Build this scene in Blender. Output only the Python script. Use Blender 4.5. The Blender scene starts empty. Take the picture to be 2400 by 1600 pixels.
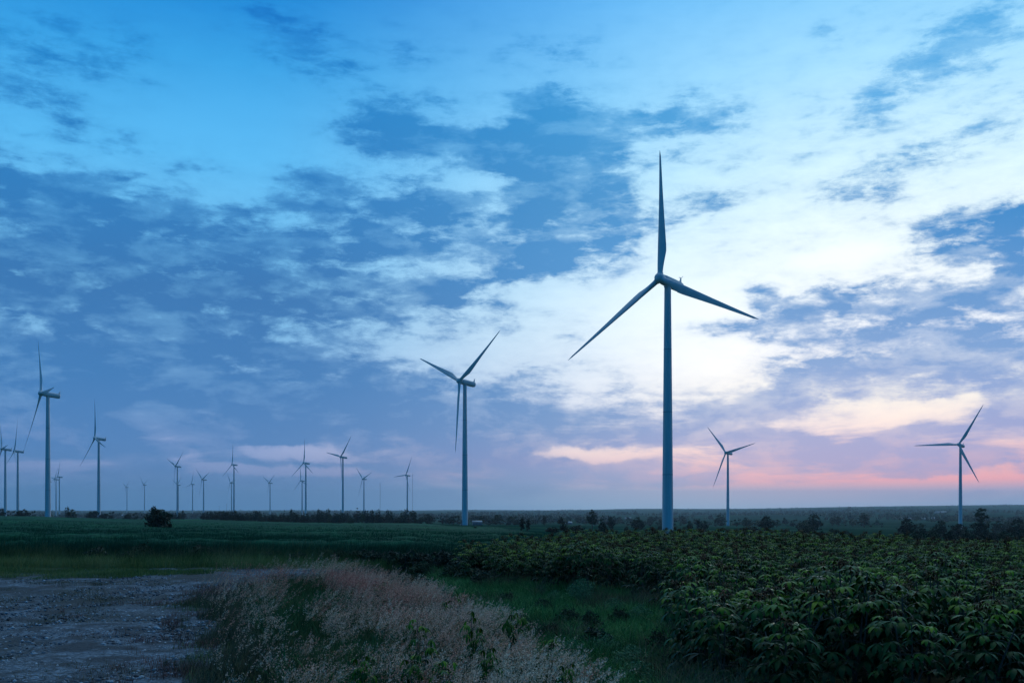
import bpy, math, random
import numpy as np
from mathutils import Matrix, Vector

# ------------------------------------------------------------------ camera, sky, sun, exposure
S = bpy.context.scene
F = 2331.0            # focal length of the photograph in its own pixels (2400 wide)
HY = 1190.0           # row of the horizon in the photograph
cam_d = bpy.data.cameras.new('camera')
cam = bpy.data.objects.new('camera', cam_d)
S.collection.objects.link(cam)
cam.location = (0, 0, 0)
cam.rotation_euler = (math.radians(90), 0, 0)
cam_d.sensor_width = 36.0
cam_d.lens = 36.0 * F / 2400.0
cam_d.shift_y = (HY - 800.0) / 2400.0
cam_d.clip_start = 0.1
cam_d.clip_end = 60000
S.camera = cam
S.view_settings.view_transform = 'Standard'
S.view_settings.look = 'None'
S.view_settings.gamma = 1.0
S.view_settings.exposure = 0.14
S.view_settings.use_curve_mapping = False
S.cycles.max_bounces = 5
S.cycles.diffuse_bounces = 3
S.cycles.glossy_bounces = 2
S.cycles.transparent_max_bounces = 4
S.cycles.volume_bounces = 0

def lin(c):
    out = []
    for v in c:
        v = v / 255.0
        out.append(v / 12.92 if v <= 0.04045 else ((v + 0.055) / 1.055) ** 2.4)
    return (*out, 1.0)

SUN_AZ, SUN_EL = math.radians(13.0), math.radians(9.0)
world = bpy.data.worlds.new("World")
S.world = world
world.use_nodes = True
W = world.node_tree
W.nodes.clear()

def N(t, **kw):
    n = W.nodes.new(t)
    for k, v in kw.items():
        setattr(n, k, v)
    return n

def wl(a, b):
    W.links.new(a, b)

def wset(sock, v):
    if hasattr(v, 'is_linked') or isinstance(v, bpy.types.NodeSocket):
        wl(v, sock)
    else:
        sock.default_value = v

def math_(op, a, b=None, c=None, clamp=False):
    n = N('ShaderNodeMath', operation=op, use_clamp=clamp)
    wset(n.inputs[0], a)
    if b is not None: wset(n.inputs[1], b)
    if c is not None: wset(n.inputs[2], c)
    return n.outputs[0]

def maprange(v, a, b, c=0.0, d=1.0, smooth=True):
    n = N('ShaderNodeMapRange')
    n.interpolation_type = 'SMOOTHSTEP' if smooth else 'LINEAR'
    wset(n.inputs[0], v)
    for i, q in enumerate((a, b, c, d)):
        wset(n.inputs[1 + i], q)
    return n.outputs[0]

def combine(x, y, z):
    n = N('ShaderNodeCombineXYZ')
    for i, q in enumerate((x, y, z)):
        wset(n.inputs[i], q)
    return n.outputs[0]

def noise(vec, scale, detail=6.0, rough=0.55, dist=0.0, color=False, lac=2.0):
    n = N('ShaderNodeTexNoise')
    wl(vec, n.inputs['Vector'])
    n.inputs['Scale'].default_value = scale
    n.inputs['Detail'].default_value = detail
    n.inputs['Roughness'].default_value = rough
    n.inputs['Lacunarity'].default_value = lac
    n.inputs['Distortion'].default_value = dist
    return n.outputs['Color'] if color else n.outputs['Fac']

def ramp(v, stops):
    n = N('ShaderNodeValToRGB')
    wl(v, n.inputs[0])
    cr = n.color_ramp
    pts = sorted(((1190.0 - y) / 1212.0, c) for y, c in stops)
    while len(cr.elements) < len(pts):
        cr.elements.new(0.5)
    for e, (p, c) in zip(cr.elements, pts):
        e.position = min(max(p, 0), 1)
        e.color = lin(c)
    return n.outputs[0]

def mix(f, a, b):
    n = N('ShaderNodeMix', data_type='RGBA')
    wset(n.inputs[0], f)
    wset(n.inputs[6], a)
    wset(n.inputs[7], b)
    return n.outputs[2]

tc = N('ShaderNodeTexCoord')
sep = N('ShaderNodeSeparateXYZ')
wl(tc.outputs['Generated'], sep.inputs[0])
X, Y, Z = sep.outputs
hyp = math_('SQRT', math_('ADD', math_('MULTIPLY', X, X), math_('MULTIPLY', Y, Y)))
az = math_('ARCTAN2', X, Y)                       # compass bearing, 0 straight ahead
te = math_('DIVIDE', Z, math_('MAXIMUM', hyp, 0.001))   # tangent of the elevation
zc = math_('ADD', math_('MAXIMUM', Z, 0.0), 0.05)
plane = combine(math_('DIVIDE', X, zc), math_('DIVIDE', Y, zc), 0.0)   # a flat cloud deck overhead

dirv = combine(az, te, 0.0)
wn = noise(dirv, 7.0, 5.0, 0.6, color=True)
sub = N('ShaderNodeVectorMath', operation='SUBTRACT')
wl(wn, sub.inputs[0]); sub.inputs[1].default_value = (0.5, 0.5, 0.5)
mul = N('ShaderNodeVectorMath', operation='MULTIPLY')
wl(sub.outputs[0], mul.inputs[0]); mul.inputs[1].default_value = (0.075, 0.035, 0.0)
addv = N('ShaderNodeVectorMath', operation='ADD')
wl(dirv, addv.inputs[0]); wl(mul.outputs[0], addv.inputs[1])
wn2 = noise(dirv, 24.0, 4.0, 0.6, color=True)
sub2 = N('ShaderNodeVectorMath', operation='SUBTRACT')
wl(wn2, sub2.inputs[0]); sub2.inputs[1].default_value = (0.5, 0.5, 0.5)
mul2 = N('ShaderNodeVectorMath', operation='MULTIPLY')
wl(sub2.outputs[0], mul2.inputs[0]); mul2.inputs[1].default_value = (0.036, 0.020, 0.0)
addw = N('ShaderNodeVectorMath', operation='ADD')
wl(addv.outputs[0], addw.inputs[0]); wl(mul2.outputs[0], addw.inputs[1])
warped = addw.outputs[0]
BANKS = [
 # the heavy broken bank in the middle
 (900,285,85,40,-8,1.7),(1010,335,190,34,-3,1.2),(1130,345,110,30,0,1.1),(860,345,80,14,0,.5),
 (1260,265,95,50,0,1.6),(1340,315,85,50,0,1.3),(1230,350,120,35,0,1.0),(1250,430,105,60,0,1.5),
 (1380,440,90,60,-20,.9),(1440,500,80,32,-10,.85),(1280,500,90,30,0,.7),
 (1600,250,75,32,12,1.2),(1470,280,60,26,-12,1.1),(1560,290,60,20,0,.5),
 (720,430,80,32,0,1.4),(950,455,95,30,-5,1.2),(830,490,130,35,-5,.9),(1060,500,110,40,-8,.8),
 (600,440,50,14,0,.6),(450,395,60,12,-10,.5),
 (1300,578,115,38,0,1.3),(1200,622,100,34,5,1.3),(1090,560,100,22,-6,.5),
 (950,678,120,24,0,1.5),(1100,700,95,17,-4,1.3),(840,728,110,14,0,1.2),(640,690,120,24,0,.7),(1340,765,45,7,0,.4),
 # the great bank on the left
 (80,440,150,40,-12,.8),(250,470,200,45,-12,.9),(450,520,260,45,-14,1.0),(760,545,260,38,-6,.95),
 (60,560,160,60,-8,1.0),(320,600,260,50,-10,.9),(650,620,220,28,-4,.6),(980,590,130,22,-4,.6),
 (150,660,240,45,-4,.9),(560,680,240,28,0,.65),(420,650,160,30,0,.6),
 (120,790,260,70,0,1.1),(450,800,240,55,-6,1.0),(680,810,120,30,-14,.9),(830,850,120,16,-4,.7),
 (250,930,420,70,0,1.2),(700,920,280,48,-4,1.1),(1000,940,190,34,-6,1.0),(1160,975,150,26,-3,.9),(980,1000,500,34,0,.9),
 (560,1020,420,26,0,.5),(1280,990,140,16,0,.7),
 (760,795,90,22,-4,.7),(900,760,110,13,0,.6),(690,755,80,12,-4,.6),(1010,850,130,12,-3,.7),(1130,770,70,9,0,.4),
 # right of the tall turbine
 (1790,690,75,30,-10,.8),(1690,740,130,22,8,.95),(1900,730,190,22,6,.8),(1930,690,110,16,0,.8),(2080,715,150,22,-4,.8),
 (2230,755,150,20,-6,.8),(2180,700,70,16,0,.6),(1760,650,40,12,0,.6),(1930,635,70,9,0,.6),
 (2165,560,90,34,18,1.0),(2130,525,60,14,0,.6),(2340,520,90,30,14,1.15),(2370,590,90,45,10,1.15),(2290,655,120,26,10,1.0),(2380,700,80,20,0,.7),
 (2240,488,24,8,0,.7),(1740,830,25,7,0,.5),
 (1980,780,220,20,-4,.65),(1900,840,180,26,-4,.95),(2100,850,200,34,-4,.9),(1850,890,140,14,10,.7),(2300,800,160,28,-4,.7),(2300,880,190,34,0,.75),
 (1700,950,150,15,9,.9),(1560,970,130,9,0,.45),(2350,960,150,30,0,.7),(1990,910,90,6,-16,.5),(2110,930,60,5,-18,.4),
 (2100,978,52,11,3,.8),(1420,1000,60,9,0,.4),
 (1700,470,100,9,-2,.7),(1630,455,50,14,0,.7),(2000,400,100,26,10,.4),(1970,430,90,30,10,.35),
 (2170,435,30,8,0,.45),(2020,510,40,12,0,.4),
 # thin veils high up
 (60,150,100,60,-20,.5),(250,130,120,50,-18,.6),(200,290,200,30,-10,.45),(660,70,90,30,-20,.6),(760,150,90,50,-24,.55),(930,110,60,35,20,.45),
 (620,30,40,14,-20,.5),(2230,80,90,60,25,.75),(2100,150,120,34,30,.5),(1990,260,80,30,30,.45),(1900,60,100,40,30,.3),(1250,120,110,20,0,.35),(980,220,80,16,-10,.35),
 # lower banks toward the horizon
 (1800,1040,420,26,1,.9),(2250,1040,200,22,4,.9),(1400,1050,300,22,0,.85),(900,1075,260,12,0,.5),(430,1090,260,9,-4,.75),
 (1500,1090,200,8,0,.35),(1880,1120,110,4,2,.5),(720,1068,110,10,0,.3),(1540,1105,45,6,0,.5),
 # clearings
 (500,260,220,80,0,-.45),(900,400,170,16,-4,-.5),(620,490,110,16,-14,-.65),(1180,680,110,22,0,-.3),(1560,720,150,80,0,-.5),(1620,860,140,50,0,-.45),(1480,600,140,30,-6,.12),(1400,850,200,26,0,.15),(1620,540,150,30,-8,.12),(1850,560,200,26,6,.12),(1700,330,200,60,10,.22),(2250,300,200,60,20,.28),
 (1000,790,180,26,-6,-.18),(440,720,160,12,-4,-.55),(110,735,80,9,0,-.55),(250,520,110,12,-22,-.3),(1950,590,180,26,8,-.5),(2290,600,60,14,30,-.6),
 (1330,1044,140,16,0,-2.8),(1560,1048,80,10,0,-1.0),(700,1041,150,9,-2,-2.3),(440,1055,70,8,0,-1.5),(150,1020,80,6,0,-.5),(60,998,40,5,0,-.6),(1900,955,200,22,6,-.75),(2130,935,170,28,-14,-.9),(2020,960,120,6,-10,.45),(2250,930,60,16,-30,-.4),
 (1350,925,240,10,-1,-.35),(2000,1010,150,12,0,-.35),(2150,1108,380,10,3,-1.6),(1320,1130,200,7,-1,-1.0),(1850,1128,260,7,2,-.6),(1250,1122,300,8,-1,-1.8),(1480,1135,120,5,0,-.5),(620,1082,300,9,-1,-1.7),(250,1125,250,12,0,-.3),
]
BANKS = [(a * 1.0204, b * 1.0204, c, d, e, f) for a, b, c, d, e, f in BANKS]
# the banks are summed on a coarse chart of the sky (rows of elevation, stops of bearing) and read back by ramps
ROWS = [0, 60, 120, 180, 235, 285, 335, 385, 435, 485, 535, 585, 635, 685, 735, 785, 835, 885, 930, 970, 1005, 1035, 1062, 1086, 1108, 1130, 1158]
AZW = 0.49
STOPS = 32

def bias(x, y):
    low_ = min(max((y - 860) / 90.0, 0), 1)
    return low_ * (0.62 + 0.45 * min(max((1650 - x) / 300.0, 0), 1) * min(max((y - 1000) / 60.0, 0), 1))

def field_at(a, y):
    x = 1200 + F * math.tan(a)
    t = (HY - y) / F * math.cos(0.0)
    px, py = 1200 + F * a * 1.0, y
    v = bias(x, y)
    for cx, cy, rx, ry, rot, amp in BANKS:
        a0 = math.atan((cx - 1200.0) / F)
        t0 = (HY - cy) / F * math.cos(a0)
        dx, dy = a - a0, t - t0
        c_, s_ = math.cos(math.radians(rot)), math.sin(math.radians(rot))
        ex, ey = (dx * c_ + dy * s_) / (rx * 1.25 / F), (-dx * s_ + dy * c_) / (ry * 1.25 / F)
        v += amp * math.exp(-(ex * ex + ey * ey) * 1.3)
    v = 1.0 * math.tanh(v) if v > 0 else v
    return max(min(v, 1.6), -1.2)

ws = N('ShaderNodeSeparateXYZ')
wl(warped, ws.inputs[0])
waz, wte = ws.outputs[0], ws.outputs[1]
def gramp(v, stops, mode='LINEAR'):
    n = N('ShaderNodeValToRGB')
    wl(v, n.inputs[0])
    cr = n.color_ramp
    cr.interpolation = mode
    while len(cr.elements) < len(stops):
        cr.elements.new(0.5)
    for e, (p, c) in zip(cr.elements, stops):
        e.position = p
    for e, (p, c) in zip(cr.elements, stops):
        e.color = (*c, 1.0)
    return n.outputs[0]
TROW = [(HY - y) / F for y in ROWS]
tv = math_('DIVIDE', wte, 0.52, clamp=True)
rs = sorted((t / 0.52, i) for i, t in enumerate(TROW))
rsep = gramp(tv, [(p, (i / 30.0,) * 3) for p, i in rs])
rr = N('ShaderNodeSeparateColor')
wl(rsep, rr.inputs[0])
rowi = math_('MULTIPLY', rr.outputs[0], 30.0)
rowv = combine(rowi, rowi, rowi)
azl = math_('DIVIDE', math_('ADD', waz, AZW), AZW, clamp=True)
azr = math_('DIVIDE', waz, AZW, clamp=True)
isr = math_('GREATER_THAN', waz, 0.0)
acc = 0.0
for k in range(9):
    ch = []
    for side in (-1, 0):
        st_ = []
        for q in range(STOPS):
            p = q / (STOPS - 1)
            a = (p + side) * AZW
            st_.append((p, tuple((field_at(a, ROWS[3 * k + j]) + 1.5) / 3.5 for j in range(3))))
        ch.append(gramp(azl if side else azr, st_))
    c_ = mix(isr, ch[0], ch[1])
    d_ = N('ShaderNodeVectorMath', operation='SUBTRACT')
    wl(rowv, d_.inputs[0]); d_.inputs[1].default_value = (3 * k, 3 * k + 1, 3 * k + 2)
    ab = N('ShaderNodeVectorMath', operation='ABSOLUTE')
    wl(d_.outputs[0], ab.inputs[0])
    mr = N('ShaderNodeMapRange', data_type='FLOAT_VECTOR', interpolation_type='SMOOTHSTEP')
    wl(ab.outputs[0], mr.inputs[6])
    mr.inputs[7].default_value = (0, 0, 0); mr.inputs[8].default_value = (1, 1, 1)
    mr.inputs[9].default_value = (1, 1, 1); mr.inputs[10].default_value = (0, 0, 0)
    dt = N('ShaderNodeVectorMath', operation='DOT_PRODUCT')
    wl(c_, dt.inputs[0]); wl(mr.outputs[1], dt.inputs[1])
    acc = math_('ADD', acc, dt.outputs['Value'])
acc = math_('SUBTRACT', math_('MULTIPLY', acc, 3.5), 1.5)
# broken detail: a deck seen in perspective above, flat streaks lower down
nz1 = noise(plane, 1.6, 9.0, 0.62, 0.3)
st = combine(math_('MULTIPLY', az, 6.0), math_('MULTIPLY', te, 30.0), 0.0)
nz2 = noise(st, 1.0, 8.0, 0.6, 0.4)
st3 = combine(math_('MULTIPLY', az, 16.0), math_('MULTIPLY', te, 46.0), 0.0)
nz3 = noise(st3, 1.3, 8.0, 0.62, 0.2)
st4 = combine(math_('MULTIPLY', az, 38.0), math_('MULTIPLY', te, 84.0), 0.7)
nz4 = noise(st4, 1.0, 6.0, 0.68, 0.3)
low = maprange(te, 0.04, 0.15)
nz = math_('ADD', math_('MULTIPLY', nz2, math_('SUBTRACT', 1.0, low)), math_('MULTIPLY', math_('ADD', math_('ADD', math_('MULTIPLY', nz3, 0.45), math_('MULTIPLY', nz4, 0.32)), math_('MULTIPLY', nz1, 0.23)), low))
nzc = math_('MULTIPLY', math_('SUBTRACT', nz, 0.5), 4.0)
env = math_('MAXIMUM', maprange(acc, -0.30, 0.40, 0.36, 1.0), maprange(te, 0.08, 0.17, 1.0, 0.0))
field = math_('ADD', math_('MULTIPLY', acc, 1.0), math_('MULTIPLY', nzc, env))
soft = maprange(field, -0.5, 1.25, 0.0, 0.48)
dens = math_('ADD', maprange(field, 0.12, 0.76, 0.0, 0.53), soft)
shade = math_('ADD', maprange(noise(st3, 0.7, 8.0, 0.62, 0.4), 0.36, 0.62, -0.15, 0.12), maprange(noise(st4, 0.55, 6.0, 0.6), 0.4, 0.6, -0.10, 0.10))
dens = math_('MULTIPLY', dens, math_('ADD', shade, 1.0), clamp=True)

vpos = math_('DIVIDE', math_('MAXIMUM', te, 0.0), 0.52, clamp=True)
# bearings: left, middle and right of the view
kL = maprange(az, -0.27, 0.22, 1.0, 0.0)
kR = maprange(az, 0.02, 0.38)
def three(L, C, R):
    return mix(kR, mix(kL, ramp(vpos, C), ramp(vpos, L)), ramp(vpos, R))
CLEAR = three(
 [(0,(14,130,208)),(180,(54,158,224)),(400,(88,182,238)),(700,(124,194,236)),(950,(134,178,222)),(1040,(150,168,212)),(1110,(118,142,192)),(1150,(90,136,186)),(1190,(76,132,184))],
 [(0,(98,182,242)),(250,(136,206,248)),(450,(180,228,252)),(600,(208,238,254)),(780,(232,247,255)),(980,(240,240,248)),(1060,(254,228,222)),(1115,(214,182,206)),(1150,(152,176,216)),(1190,(130,178,218))],
 [(0,(124,198,246)),(200,(168,222,251)),(420,(212,242,253)),(620,(242,253,255)),(820,(252,252,255)),(940,(255,248,236)),(1020,(250,226,222)),(1085,(255,190,186)),(1128,(246,170,184)),(1152,(176,170,208)),(1190,(130,172,216))])
CLOUD = three(
 [(0,(0,106,190)),(200,(24,124,194)),(480,(42,120,184)),(700,(50,112,172)),(900,(58,118,178)),(1050,(74,124,182)),(1120,(80,124,178)),(1190,(68,124,178))],
 [(0,(58,154,222)),(280,(52,146,206)),(480,(62,142,200)),(640,(70,146,206)),(880,(92,148,204)),(1000,(112,150,202)),(1080,(138,152,204)),(1190,(124,170,212))],
 [(0,(70,162,222)),(300,(92,168,222)),(560,(52,132,196)),(720,(86,142,200)),(850,(114,154,206)),(950,(140,162,210)),(1060,(156,158,206)),(1130,(168,156,202)),(1190,(124,168,212))])
col = mix(dens, CLEAR, CLOUD)
# above the frame the unseen sky is made paler to brighten the ground; behind the viewer it is the dusk side, a deep even blue
zen = maprange(te, 0.54, 1.05)
col = mix(zen, col, lin((206, 228, 240)))
back = maprange(math_('ABSOLUTE', az), 0.75, 1.9)
col = mix(back, col, lin((0, 100, 164)))
under = maprange(te, -0.02, -0.3)
col = mix(under, col, lin((20, 50, 60)))
bg = N('ShaderNodeBackground')
wl(col, bg.inputs[0])
bg.inputs[1].default_value = 1.0
# a trace of the physical twilight sky, same sun direction as the lamp
sk = N('ShaderNodeTexSky', sky_type='NISHITA')
sk.sun_disc = False
sk.sun_elevation = SUN_EL
sk.sun_rotation = SUN_AZ
bg2 = N('ShaderNodeBackground')
wl(sk.outputs[0], bg2.inputs[0])
bg2.inputs[1].default_value = 0.002
ash = N('ShaderNodeAddShader')
wl(bg.outputs[0], ash.inputs[0]); wl(bg2.outputs[0], ash.inputs[1])
wo = N('ShaderNodeOutputWorld')
wl(ash.outputs[0], wo.inputs[0])
world.cycles.sampling_method = 'MANUAL'
world.cycles.sample_map_resolution = 512

sun_d = bpy.data.lights.new('sun', 'SUN')
sun_d.energy = 0.12
sun_d.angle = math.radians(16)
sun_d.color = (1.0, 0.9, 0.82)
sun = bpy.data.objects.new('sun', sun_d)
S.collection.objects.link(sun)
sd = Vector((math.sin(SUN_AZ) * math.cos(SUN_EL), math.cos(SUN_AZ) * math.cos(SUN_EL), math.sin(SUN_EL)))
sun.rotation_euler = sd.to_track_quat('Z', 'Y').to_euler()

# ------------------------------------------------------------------ helpers
rng = np.random.default_rng(7)
random.seed(7)
COL = S.collection

def material(name, base, rough=0.7, spec=0.3, var=None, vscale=3.0, attr=None, attr_cols=None, metal=0.0, trans=0.0, bump=None, rnd=None):
    """procedural material: base colour, a second colour through noise, or colours along a per-leaf attribute"""
    m = bpy.data.materials.new(name)
    m.use_nodes = True
    nt = m.node_tree
    b = nt.nodes['Principled BSDF']
    b.inputs['Roughness'].default_value = rough
    b.inputs['Specular IOR Level'].default_value = spec
    b.inputs['Metallic'].default_value = metal
    if trans:
        b.inputs['Transmission Weight'].default_value = 0.0
    colour = None
    if attr:
        at = nt.nodes.new('ShaderNodeAttribute'); at.attribute_name = attr
        cr = nt.nodes.new('ShaderNodeValToRGB')
        while len(cr.color_ramp.elements) < len(attr_cols):
            cr.color_ramp.elements.new(0.5)
        for i, c in enumerate(attr_cols):
            cr.color_ramp.elements[i].position = i / (len(attr_cols) - 1)
            cr.color_ramp.elements[i].color = (*c, 1)
        nt.links.new(at.outputs['Fac'], cr.inputs[0])
        colour = cr.outputs[0]
    if var:
        tcn = nt.nodes.new('ShaderNodeNewGeometry')
        no = nt.nodes.new('ShaderNodeTexNoise')
        no.inputs['Scale'].default_value = vscale
        no.inputs['Detail'].default_value = 5
        nt.links.new(tcn.outputs['Position'], no.inputs['Vector'])
        mr = nt.nodes.new('ShaderNodeMapRange')
        nt.links.new(no.outputs['Fac'], mr.inputs[0])
        mr.inputs[1].default_value = 0.35; mr.inputs[2].default_value = 0.65
        mx = nt.nodes.new('ShaderNodeMix'); mx.data_type = 'RGBA'
        nt.links.new(mr.outputs[0], mx.inputs[0])
        if colour is not None:
            ml = nt.nodes.new('ShaderNodeMix'); ml.data_type = 'RGBA'; ml.blend_type = 'MULTIPLY'
            ml.inputs[0].default_value = 1.0
            nt.links.new(colour, ml.inputs[6])
            mx.inputs[6].default_value = (1, 1, 1, 1); mx.inputs[7].default_value = (*var, 1)
            nt.links.new(mx.outputs[2], ml.inputs[7])
            colour = ml.outputs[2]
        else:
            mx.inputs[6].default_value = (*base, 1); mx.inputs[7].default_value = (*var, 1)
            colour = mx.outputs[2]
    if rnd:
        oi = nt.nodes.new('ShaderNodeObjectInfo')
        hs = nt.nodes.new('ShaderNodeHueSaturation')
        mr2 = nt.nodes.new('ShaderNodeMapRange')
        nt.links.new(oi.outputs['Random'], mr2.inputs[0])
        mr2.inputs[3].default_value = 1 - rnd; mr2.inputs[4].default_value = 1 + rnd
        nt.links.new(mr2.outputs[0], hs.inputs['Value'])
        if colour is None:
            hs.inputs['Color'].default_value = (*base, 1)
        else:
            nt.links.new(colour, hs.inputs['Color'])
        colour = hs.outputs[0]
    if colour is None:
        b.inputs['Base Color'].default_value = (*base, 1)
    else:
        nt.links.new(colour, b.inputs['Base Color'])
    if bump:
        g = nt.nodes.new('ShaderNodeNewGeometry')
        nb = nt.nodes.new('ShaderNodeTexNoise')
        nb.inputs['Scale'].default_value = bump[0]; nb.inputs['Detail'].default_value = 4
        nt.links.new(g.outputs['Position'], nb.inputs['Vector'])
        bp = nt.nodes.new('ShaderNodeBump')
        bp.inputs['Strength'].default_value = bump[1]; bp.inputs['Distance'].default_value = bump[2]
        nt.links.new(nb.outputs['Fac'], bp.inputs['Height'])
        nt.links.new(bp.outputs[0], b.inputs['Normal'])
    return m

def np_mesh(name, verts, faces, mat=None, attr=None, smooth=False):
    """verts (n,3), faces (m,k) array or list of such arrays; attr: one float per vertex"""
    fl = faces if isinstance(faces, list) else [faces]
    me = bpy.data.meshes.new(name)
    verts = np.asarray(verts, np.float32)
    me.vertices.add(len(verts))
    me.vertices.foreach_set('co', verts.ravel())
    loops = np.concatenate([f.ravel() for f in fl]).astype(np.int32)
    tot = np.concatenate([np.full(len(f), f.shape[1], np.int32) for f in fl])
    start = np.concatenate([[0], np.cumsum(tot)[:-1]]).astype(np.int32)
    me.loops.add(len(loops)); me.loops.foreach_set('vertex_index', loops)
    me.polygons.add(len(tot))
    me.polygons.foreach_set('loop_start', start)
    me.polygons.foreach_set('loop_total', tot)
    if smooth:
        me.polygons.foreach_set('use_smooth', np.ones(len(tot), bool))
    if attr is not None:
        a = me.attributes.new('tint', 'FLOAT', 'POINT')
        a.data.foreach_set('value', np.asarray(attr, np.float32))
    me.update(calc_edges=True)
    if mat: me.materials.append(mat)
    return me

def obj(name, me, parent=None, loc=None, rot=None, scale=None):
    o = bpy.data.objects.new(name, me)
    COL.objects.link(o)
    if parent: o.parent = parent
    if loc is not None: o.location = loc
    if rot is not None: o.rotation_euler = rot
    if scale is not None: o.scale = scale
    return o

def tag(o, label=None, cat=None, group=None, kind=None):
    if label: o['label'] = label
    if cat: o['category'] = cat
    if group: o['group'] = group
    if kind: o['kind'] = kind
    return o

def copy_tree(o, parent=None):
    c = o.copy(); COL.objects.link(c)
    if parent: c.parent = parent
    for ch in [k for k in bpy.data.objects if k.parent == o] if False else CHILD.get(o.name, []):
        k = ch.copy(); COL.objects.link(k); k.parent = c
        for g in CHILD.get(ch.name, []):
            gg = g.copy(); COL.objects.link(gg); gg.parent = k
    return c
CHILD = {}
def child(o, parent):
    CHILD.setdefault(parent.name, []).append(o)
    return o

# ------------------------------------------------------------------ terrain
DK = np.array([0, 16, 50, 100, 200, 350, 700, 1000, 1400, 2500, 5000, 12000.])
UK = np.array([-.52, -.36, -.15, 0, .16, .5])
ZK = np.array([
 [-2.8, -2.8, -2.8, -3.1, -3.6, -4.3, -6.1, -12, -18, -24, -27, -25],
 [-2.8, -2.8, -2.8, -3.3, -4.3, -5.6, -8.2, -13, -18, -24, -27, -25],
 [-2.8, -2.8, -2.8, -3.4, -4.8, -6.8, -11., -15, -20, -26, -27, -25],
 [-2.8, -2.8, -2.78, -3.7, -5.6, -8.2, -12.5, -17, -23, -27, -27, -22],
 [-2.8, -2.8, -2.72, -4.4, -8, -11, -15, -19, -24, -28, -25, -8],
 [-2.8, -2.8, -2.92, -5.1, -8.8, -12, -17, -22, -26, -27, -14, 34]])

def ground_z(x, y):
    x = np.asarray(x, float); y = np.asarray(y, float)
    d = np.hypot(x, y)
    u = np.clip(np.where(y > 1e-3, x / np.maximum(y, 1e-3), np.sign(x) * 9), -.52, .5)
    ld = np.log(np.maximum(d, 8)); lk = np.log(np.maximum(DK, 8))
    cols = np.array([np.interp(ld, lk, z) for z in ZK])
    i = np.clip(np.searchsorted(UK, u) - 1, 0, len(UK) - 2)
    f = (u - UK[i]) / (UK[i + 1] - UK[i]); f = f * f * (3 - 2 * f)
    idx = np.arange(d.size).reshape(d.shape)
    c = cols.reshape(len(UK), -1); ii = i.ravel(); k = np.arange(d.size)
    z = (c[ii, k] * (1 - f.ravel()) + c[ii + 1, k] * f.ravel()).reshape(d.shape)
    roll = (np.sin(x / 61. + 1.3) * np.sin(y / 47. + .4) * np.clip(d / 500, 0, 1) * .6
            + np.sin(x / 310. + y / 700.) * np.sin(y / 420. + 1) * np.clip((d - 900) / 2500, 0, 1) * 3.5
            + np.sin(x / 9. + 2) * np.sin(y / 7.) * .03)
    return z + roll

def gz(x, y): return float(ground_z(np.array([x]), np.array([y]))[0])

def at(px, D):
    """ground point at depth D under column px of the photograph"""
    x = (px - 1200.0) / F * D
    return x, D, gz(x, D)

def depth_for(px, py, d0=8, d1=9000):
    """depth at which the ground is first met looking through a pixel"""
    D = np.geomspace(d0, d1, 3000)
    x = (px - 1200.0) / F * D
    g = ground_z(x, D)
    s = -(py - HY) / F * D
    hit = np.nonzero(s <= g)[0]
    return float(D[hit[0]]) if len(hit) else None

# ground sheet
azs = np.concatenate([np.linspace(-math.pi, -.62, 40, endpoint=False), np.linspace(-.62, .62, 360, endpoint=False), np.linspace(.62, math.pi, 40, endpoint=False)])
rad = np.concatenate([[0.5], np.geomspace(3, 60, 130), np.geomspace(62, 11000, 150)])
A_, R_ = np.meshgrid(azs, rad)
gx, gy = R_ * np.sin(A_), R_ * np.cos(A_)
gzv = ground_z(gx, gy)
na, nr = len(azs), len(rad)
i0 = np.arange(nr - 1)[:, None] * na + np.arange(na)[None]
i1 = np.arange(nr - 1)[:, None] * na + (np.arange(na)[None] + 1) % na
quads = np.stack([i0, i1, i1 + na, i0 + na], -1).reshape(-1, 4)[:, ::-1]

mg = bpy.data.materials.new('ground_mixed'); mg.use_nodes = True
nt = mg.node_tree; pb = nt.nodes['Principled BSDF']
pb.inputs['Roughness'].default_value = 1.0; pb.inputs['Specular IOR Level'].default_value = 0.0
ge = nt.nodes.new('ShaderNodeNewGeometry')
def gn(scale, det=5, sc=(1, 1, 1)):
    mp = nt.nodes.new('ShaderNodeMapping'); mp.inputs[3].default_value = sc
    nt.links.new(ge.outputs['Position'], mp.inputs[0])
    n = nt.nodes.new('ShaderNodeTexNoise'); n.inputs['Scale'].default_value = scale; n.inputs['Detail'].default_value = det
    nt.links.new(mp.outputs[0], n.inputs['Vector'])
    return n.outputs['Fac']
def gmap(v, a, b):
    m = nt.nodes.new('ShaderNodeMapRange'); nt.links.new(v, m.inputs[0]); m.inputs[1].default_value = a; m.inputs[2].default_value = b
    return m.outputs[0]
def gmix(f, a, b):
    m = nt.nodes.new('ShaderNodeMix'); m.data_type = 'RGBA'
    nt.links.new(f, m.inputs[0])
    for i, c in ((6, a), (7, b)):
        if isinstance(c, tuple): m.inputs[i].default_value = (*c, 1)
        else: nt.links.new(c, m.inputs[i])
    return m.outputs[2]
fields = gmix(gmap(gn(.004, 3, (1, .45, 1)), .42, .58), (.003, .034, .024), (.009, .056, .040))
strips = gmap(gn(.006, 2, (.35, 2.2, 1)), .50, .56)
fields = gmix(strips, fields, (.026, .085, .050))
fields = gmix(gmap(gn(.02, 4, (1, .3, 1)), .45, .62), fields, (.006, .042, .022))
soil = gmix(gmap(gn(2.5, 6), .4, .65), (.035, .040, .025), (.055, .050, .030))
ln = nt.nodes.new('ShaderNodeVectorMath'); ln.operation = 'LENGTH'
nt.links.new(ge.outputs['Position'], ln.inputs[0])
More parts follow.
